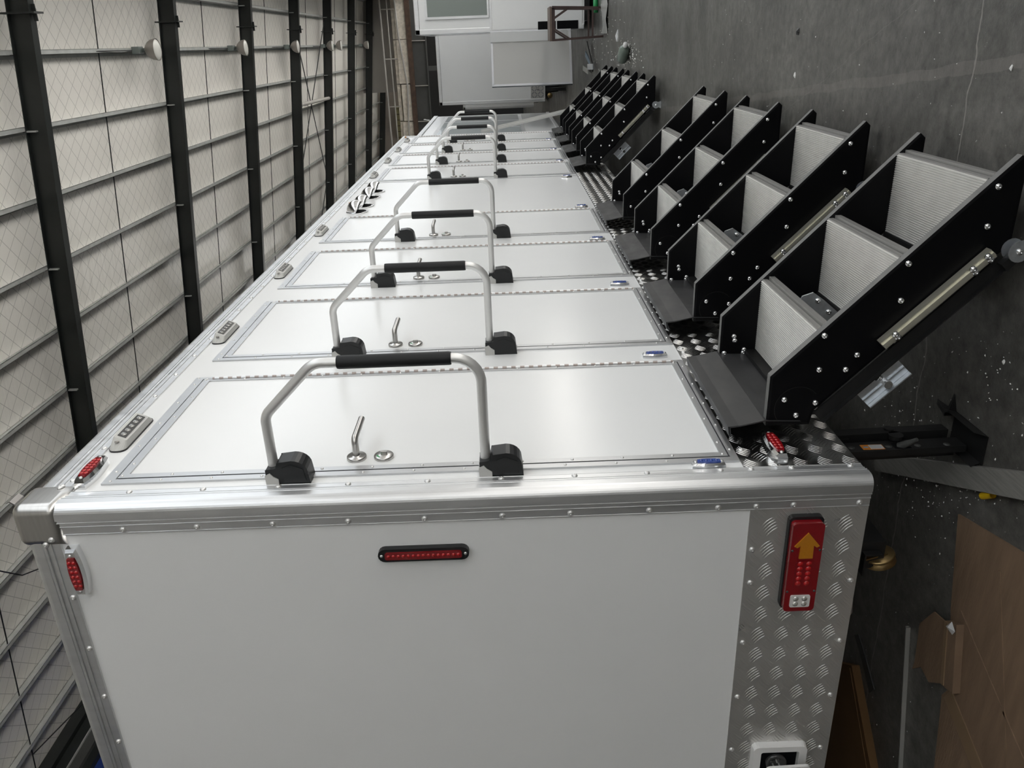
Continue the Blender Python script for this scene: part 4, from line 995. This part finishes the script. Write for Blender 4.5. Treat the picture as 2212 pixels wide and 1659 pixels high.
# brown steel stool/folding table
sl = tag(empty('steel_stool', (1.18, 9.05, 0)), 'brown square-tube steel stool standing in front of the vending trailer', 'stool')
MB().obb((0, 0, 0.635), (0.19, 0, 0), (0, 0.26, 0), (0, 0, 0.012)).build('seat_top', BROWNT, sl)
MB().box(-0.18, 0.18, -0.25, -0.235, 0.585, 0.623).box(-0.18, 0.18, 0.235, 0.25, 0.585, 0.623).box(-0.18, -0.165, -0.25, 0.25, 0.585, 0.623).box(0.165, 0.18, -0.25, 0.25, 0.585, 0.623).build('seat_frame', BROWN, sl)
for sx in (-1, 1):
    for sy in (-1, 1):
        lg = MB(); lg.obb((sx * 0.17, sy * 0.255, 0.31), (0.012, 0, 0), (0, 0.012, 0), (sx * 0.012, sy * 0.02, 0.31)); lg.build('leg', BROWN, sl)
        MB().obb((sx * 0.115, sy * 0.25, 0.50), (0.055 * sx, 0, -0.09), (0, 0.008, 0), (0.008, 0, 0.005 * sx)).build('brace', BROWN, sl)
for sy in (-1, 1): MB().box(-0.165, 0.165, sy * 0.247 - 0.01, sy * 0.247 + 0.01, 0.12, 0.14).build('rail', BROWN, sl)
for sx in (-1, 1): MB().box(sx * 0.165 - 0.01, sx * 0.165 + 0.01, -0.24, 0.24, 0.12, 0.14).build('rail', BROWN, sl)
# sheeting on the floor in front of the far trailers
ps = MB(); nx, ny = 14, 6; vs = []
for j in range(ny + 1):
    for i in range(nx + 1):
        vs.append((i * 0.15 - 1.0, j * 0.07 - 0.2, 0.006 + 0.035 * abs(math.sin(i * 1.7 + j * 2.3)) * (0.3 + 0.7 * random.random())))
ps.add(vs, [(j * (nx + 1) + i, j * (nx + 1) + i + 1, (j + 1) * (nx + 1) + i + 1, (j + 1) * (nx + 1) + i) for j in range(ny) for i in range(nx)], 0, True)
tag(ps.build('plastic_sheeting', FILM, None, (2.05, 8.55, 0)), 'crumpled clear plastic sheeting on the floor by the stool', 'plastic sheet')
MB_g = MB().lathe([(0, 0.0001), (0, 0.03), (0.16, 0.03), (0.17, 0.012), (0.2, 0.012), (0.2, 0.0001)], (0, 0, 0), 'X', 14).build('green_handle', GREEN, None, (1.30, 9.4, 0.031))
tag(MB_g, 'small green cylinder on the floor beneath the brown stool', 'tool')
# strips and rubbish piled near the stool
for i, (x, y_, l, a, M, lab) in enumerate(((0.72, 10.3, 0.75, 1.35, LBLUE, 'pale blue plastic strip in the rubbish pile beyond the far steps'), (0.78, 10.0, 0.7, 1.1, BLACKP, 'black plastic strip in the rubbish pile beyond the far steps'),
                                            (0.60, 10.4, 0.5, 1.5, FOAM, 'white strip on the rubbish pile beyond the far steps'), (0.66, 9.6, 0.45, 1.6, GALV, 'thin silvery strip lying in front of the rubbish pile'))):
    o = MB().obb((0, 0, 0.02), (l / 2, 0, 0.01), (0, 0.035, 0), (0, 0, 0.006)).build('waste_strip', M, None, (x, y_, 0.0 + 0.018 * i)); o.rotation_euler = (0, 0, a); tag(o, lab, 'rubbish', 'rubbish beyond the far steps')

# scraps and crumbs
def scrap(x, y_, r, M, label):
    mb = MB(); n = 7; pts = [(r * random.uniform(0.6, 1.1) * math.cos(2 * PI * k / n), r * random.uniform(0.5, 1.0) * math.sin(2 * PI * k / n), r * random.uniform(0.05, 0.35)) for k in range(n)]
    mb.add([(p[0], p[1], 0.0005) for p in pts] + pts + [(0, 0, r * 0.5)], [(i, (i + 1) % n, n + (i + 1) % n, n + i) for i in range(n)] + [(n + i, n + (i + 1) % n, 2 * n) for i in range(n)])
    tag(mb.build('scrap', M, None, (x, y_, 0)), label, 'scrap', 'scraps on the floor')
scrap(0.828, 1.946, 0.014, FOAM, 'small white scrap on open floor, level with the third and fourth steps')
scrap(1.0, 1.96, 0.02, BLKSTEEL, 'small dark leaf-like scrap on open floor near the top of the photo')
scrap(0.90, 0.42, 0.008, FOAM, 'tiny cream scrap on the floor right of the long crack')
scrap(1.02, 7.5, 0.06, LABELW, 'pale paper scrap on the floor between bottle and stool')
scrap(0.21, 0.20, 0.007, FOAM, 'tiny white scrap on the dark floor below the nearest telescopic leg')
cr = MB()
def crumb(x, y_, r):
    a = random.uniform(0, PI); u = Vector((math.cos(a), math.sin(a), 0)) * r * random.uniform(0.6, 1.8); w = Vector((-math.sin(a), math.cos(a), 0)) * r * random.uniform(0.4, 1)
    c = Vector((x, y_, 0)); cr.add([c - u, c + w, c + u, c - w, c + Vector((0, 0, r))], [(0, 1, 4), (1, 2, 4), (2, 3, 4), (3, 0, 4)])
for _ in range(260): crumb(random.uniform(-1.4, 0.5), random.uniform(-0.2, 1.6), random.uniform(0.0008, 0.0024))
for _ in range(260): crumb(random.gauss(-0.22, 0.10), random.gauss(0.42, 0.22), random.uniform(0.001, 0.0032))
for _ in range(70): crumb(random.gauss(0.12, 0.10), random.gauss(0.15, 0.14), random.uniform(0.001, 0.003))
for _ in range(160): crumb(random.uniform(0.4, 1.3), random.uniform(0.2, 3.5), random.uniform(0.0008, 0.003))
for _ in range(170): crumb(random.gauss(0.84, 0.07), random.gauss(6.75, 0.4), random.uniform(0.002, 0.008))
for _ in range(140): crumb(random.uniform(0.5, 1.6), random.uniform(7, 10.5), random.uniform(0.003, 0.009))
tag(stuff(cr.build('floor_crumbs', FOAM)), 'scattered pale crumbs and sawdust on the concrete floor', 'debris')
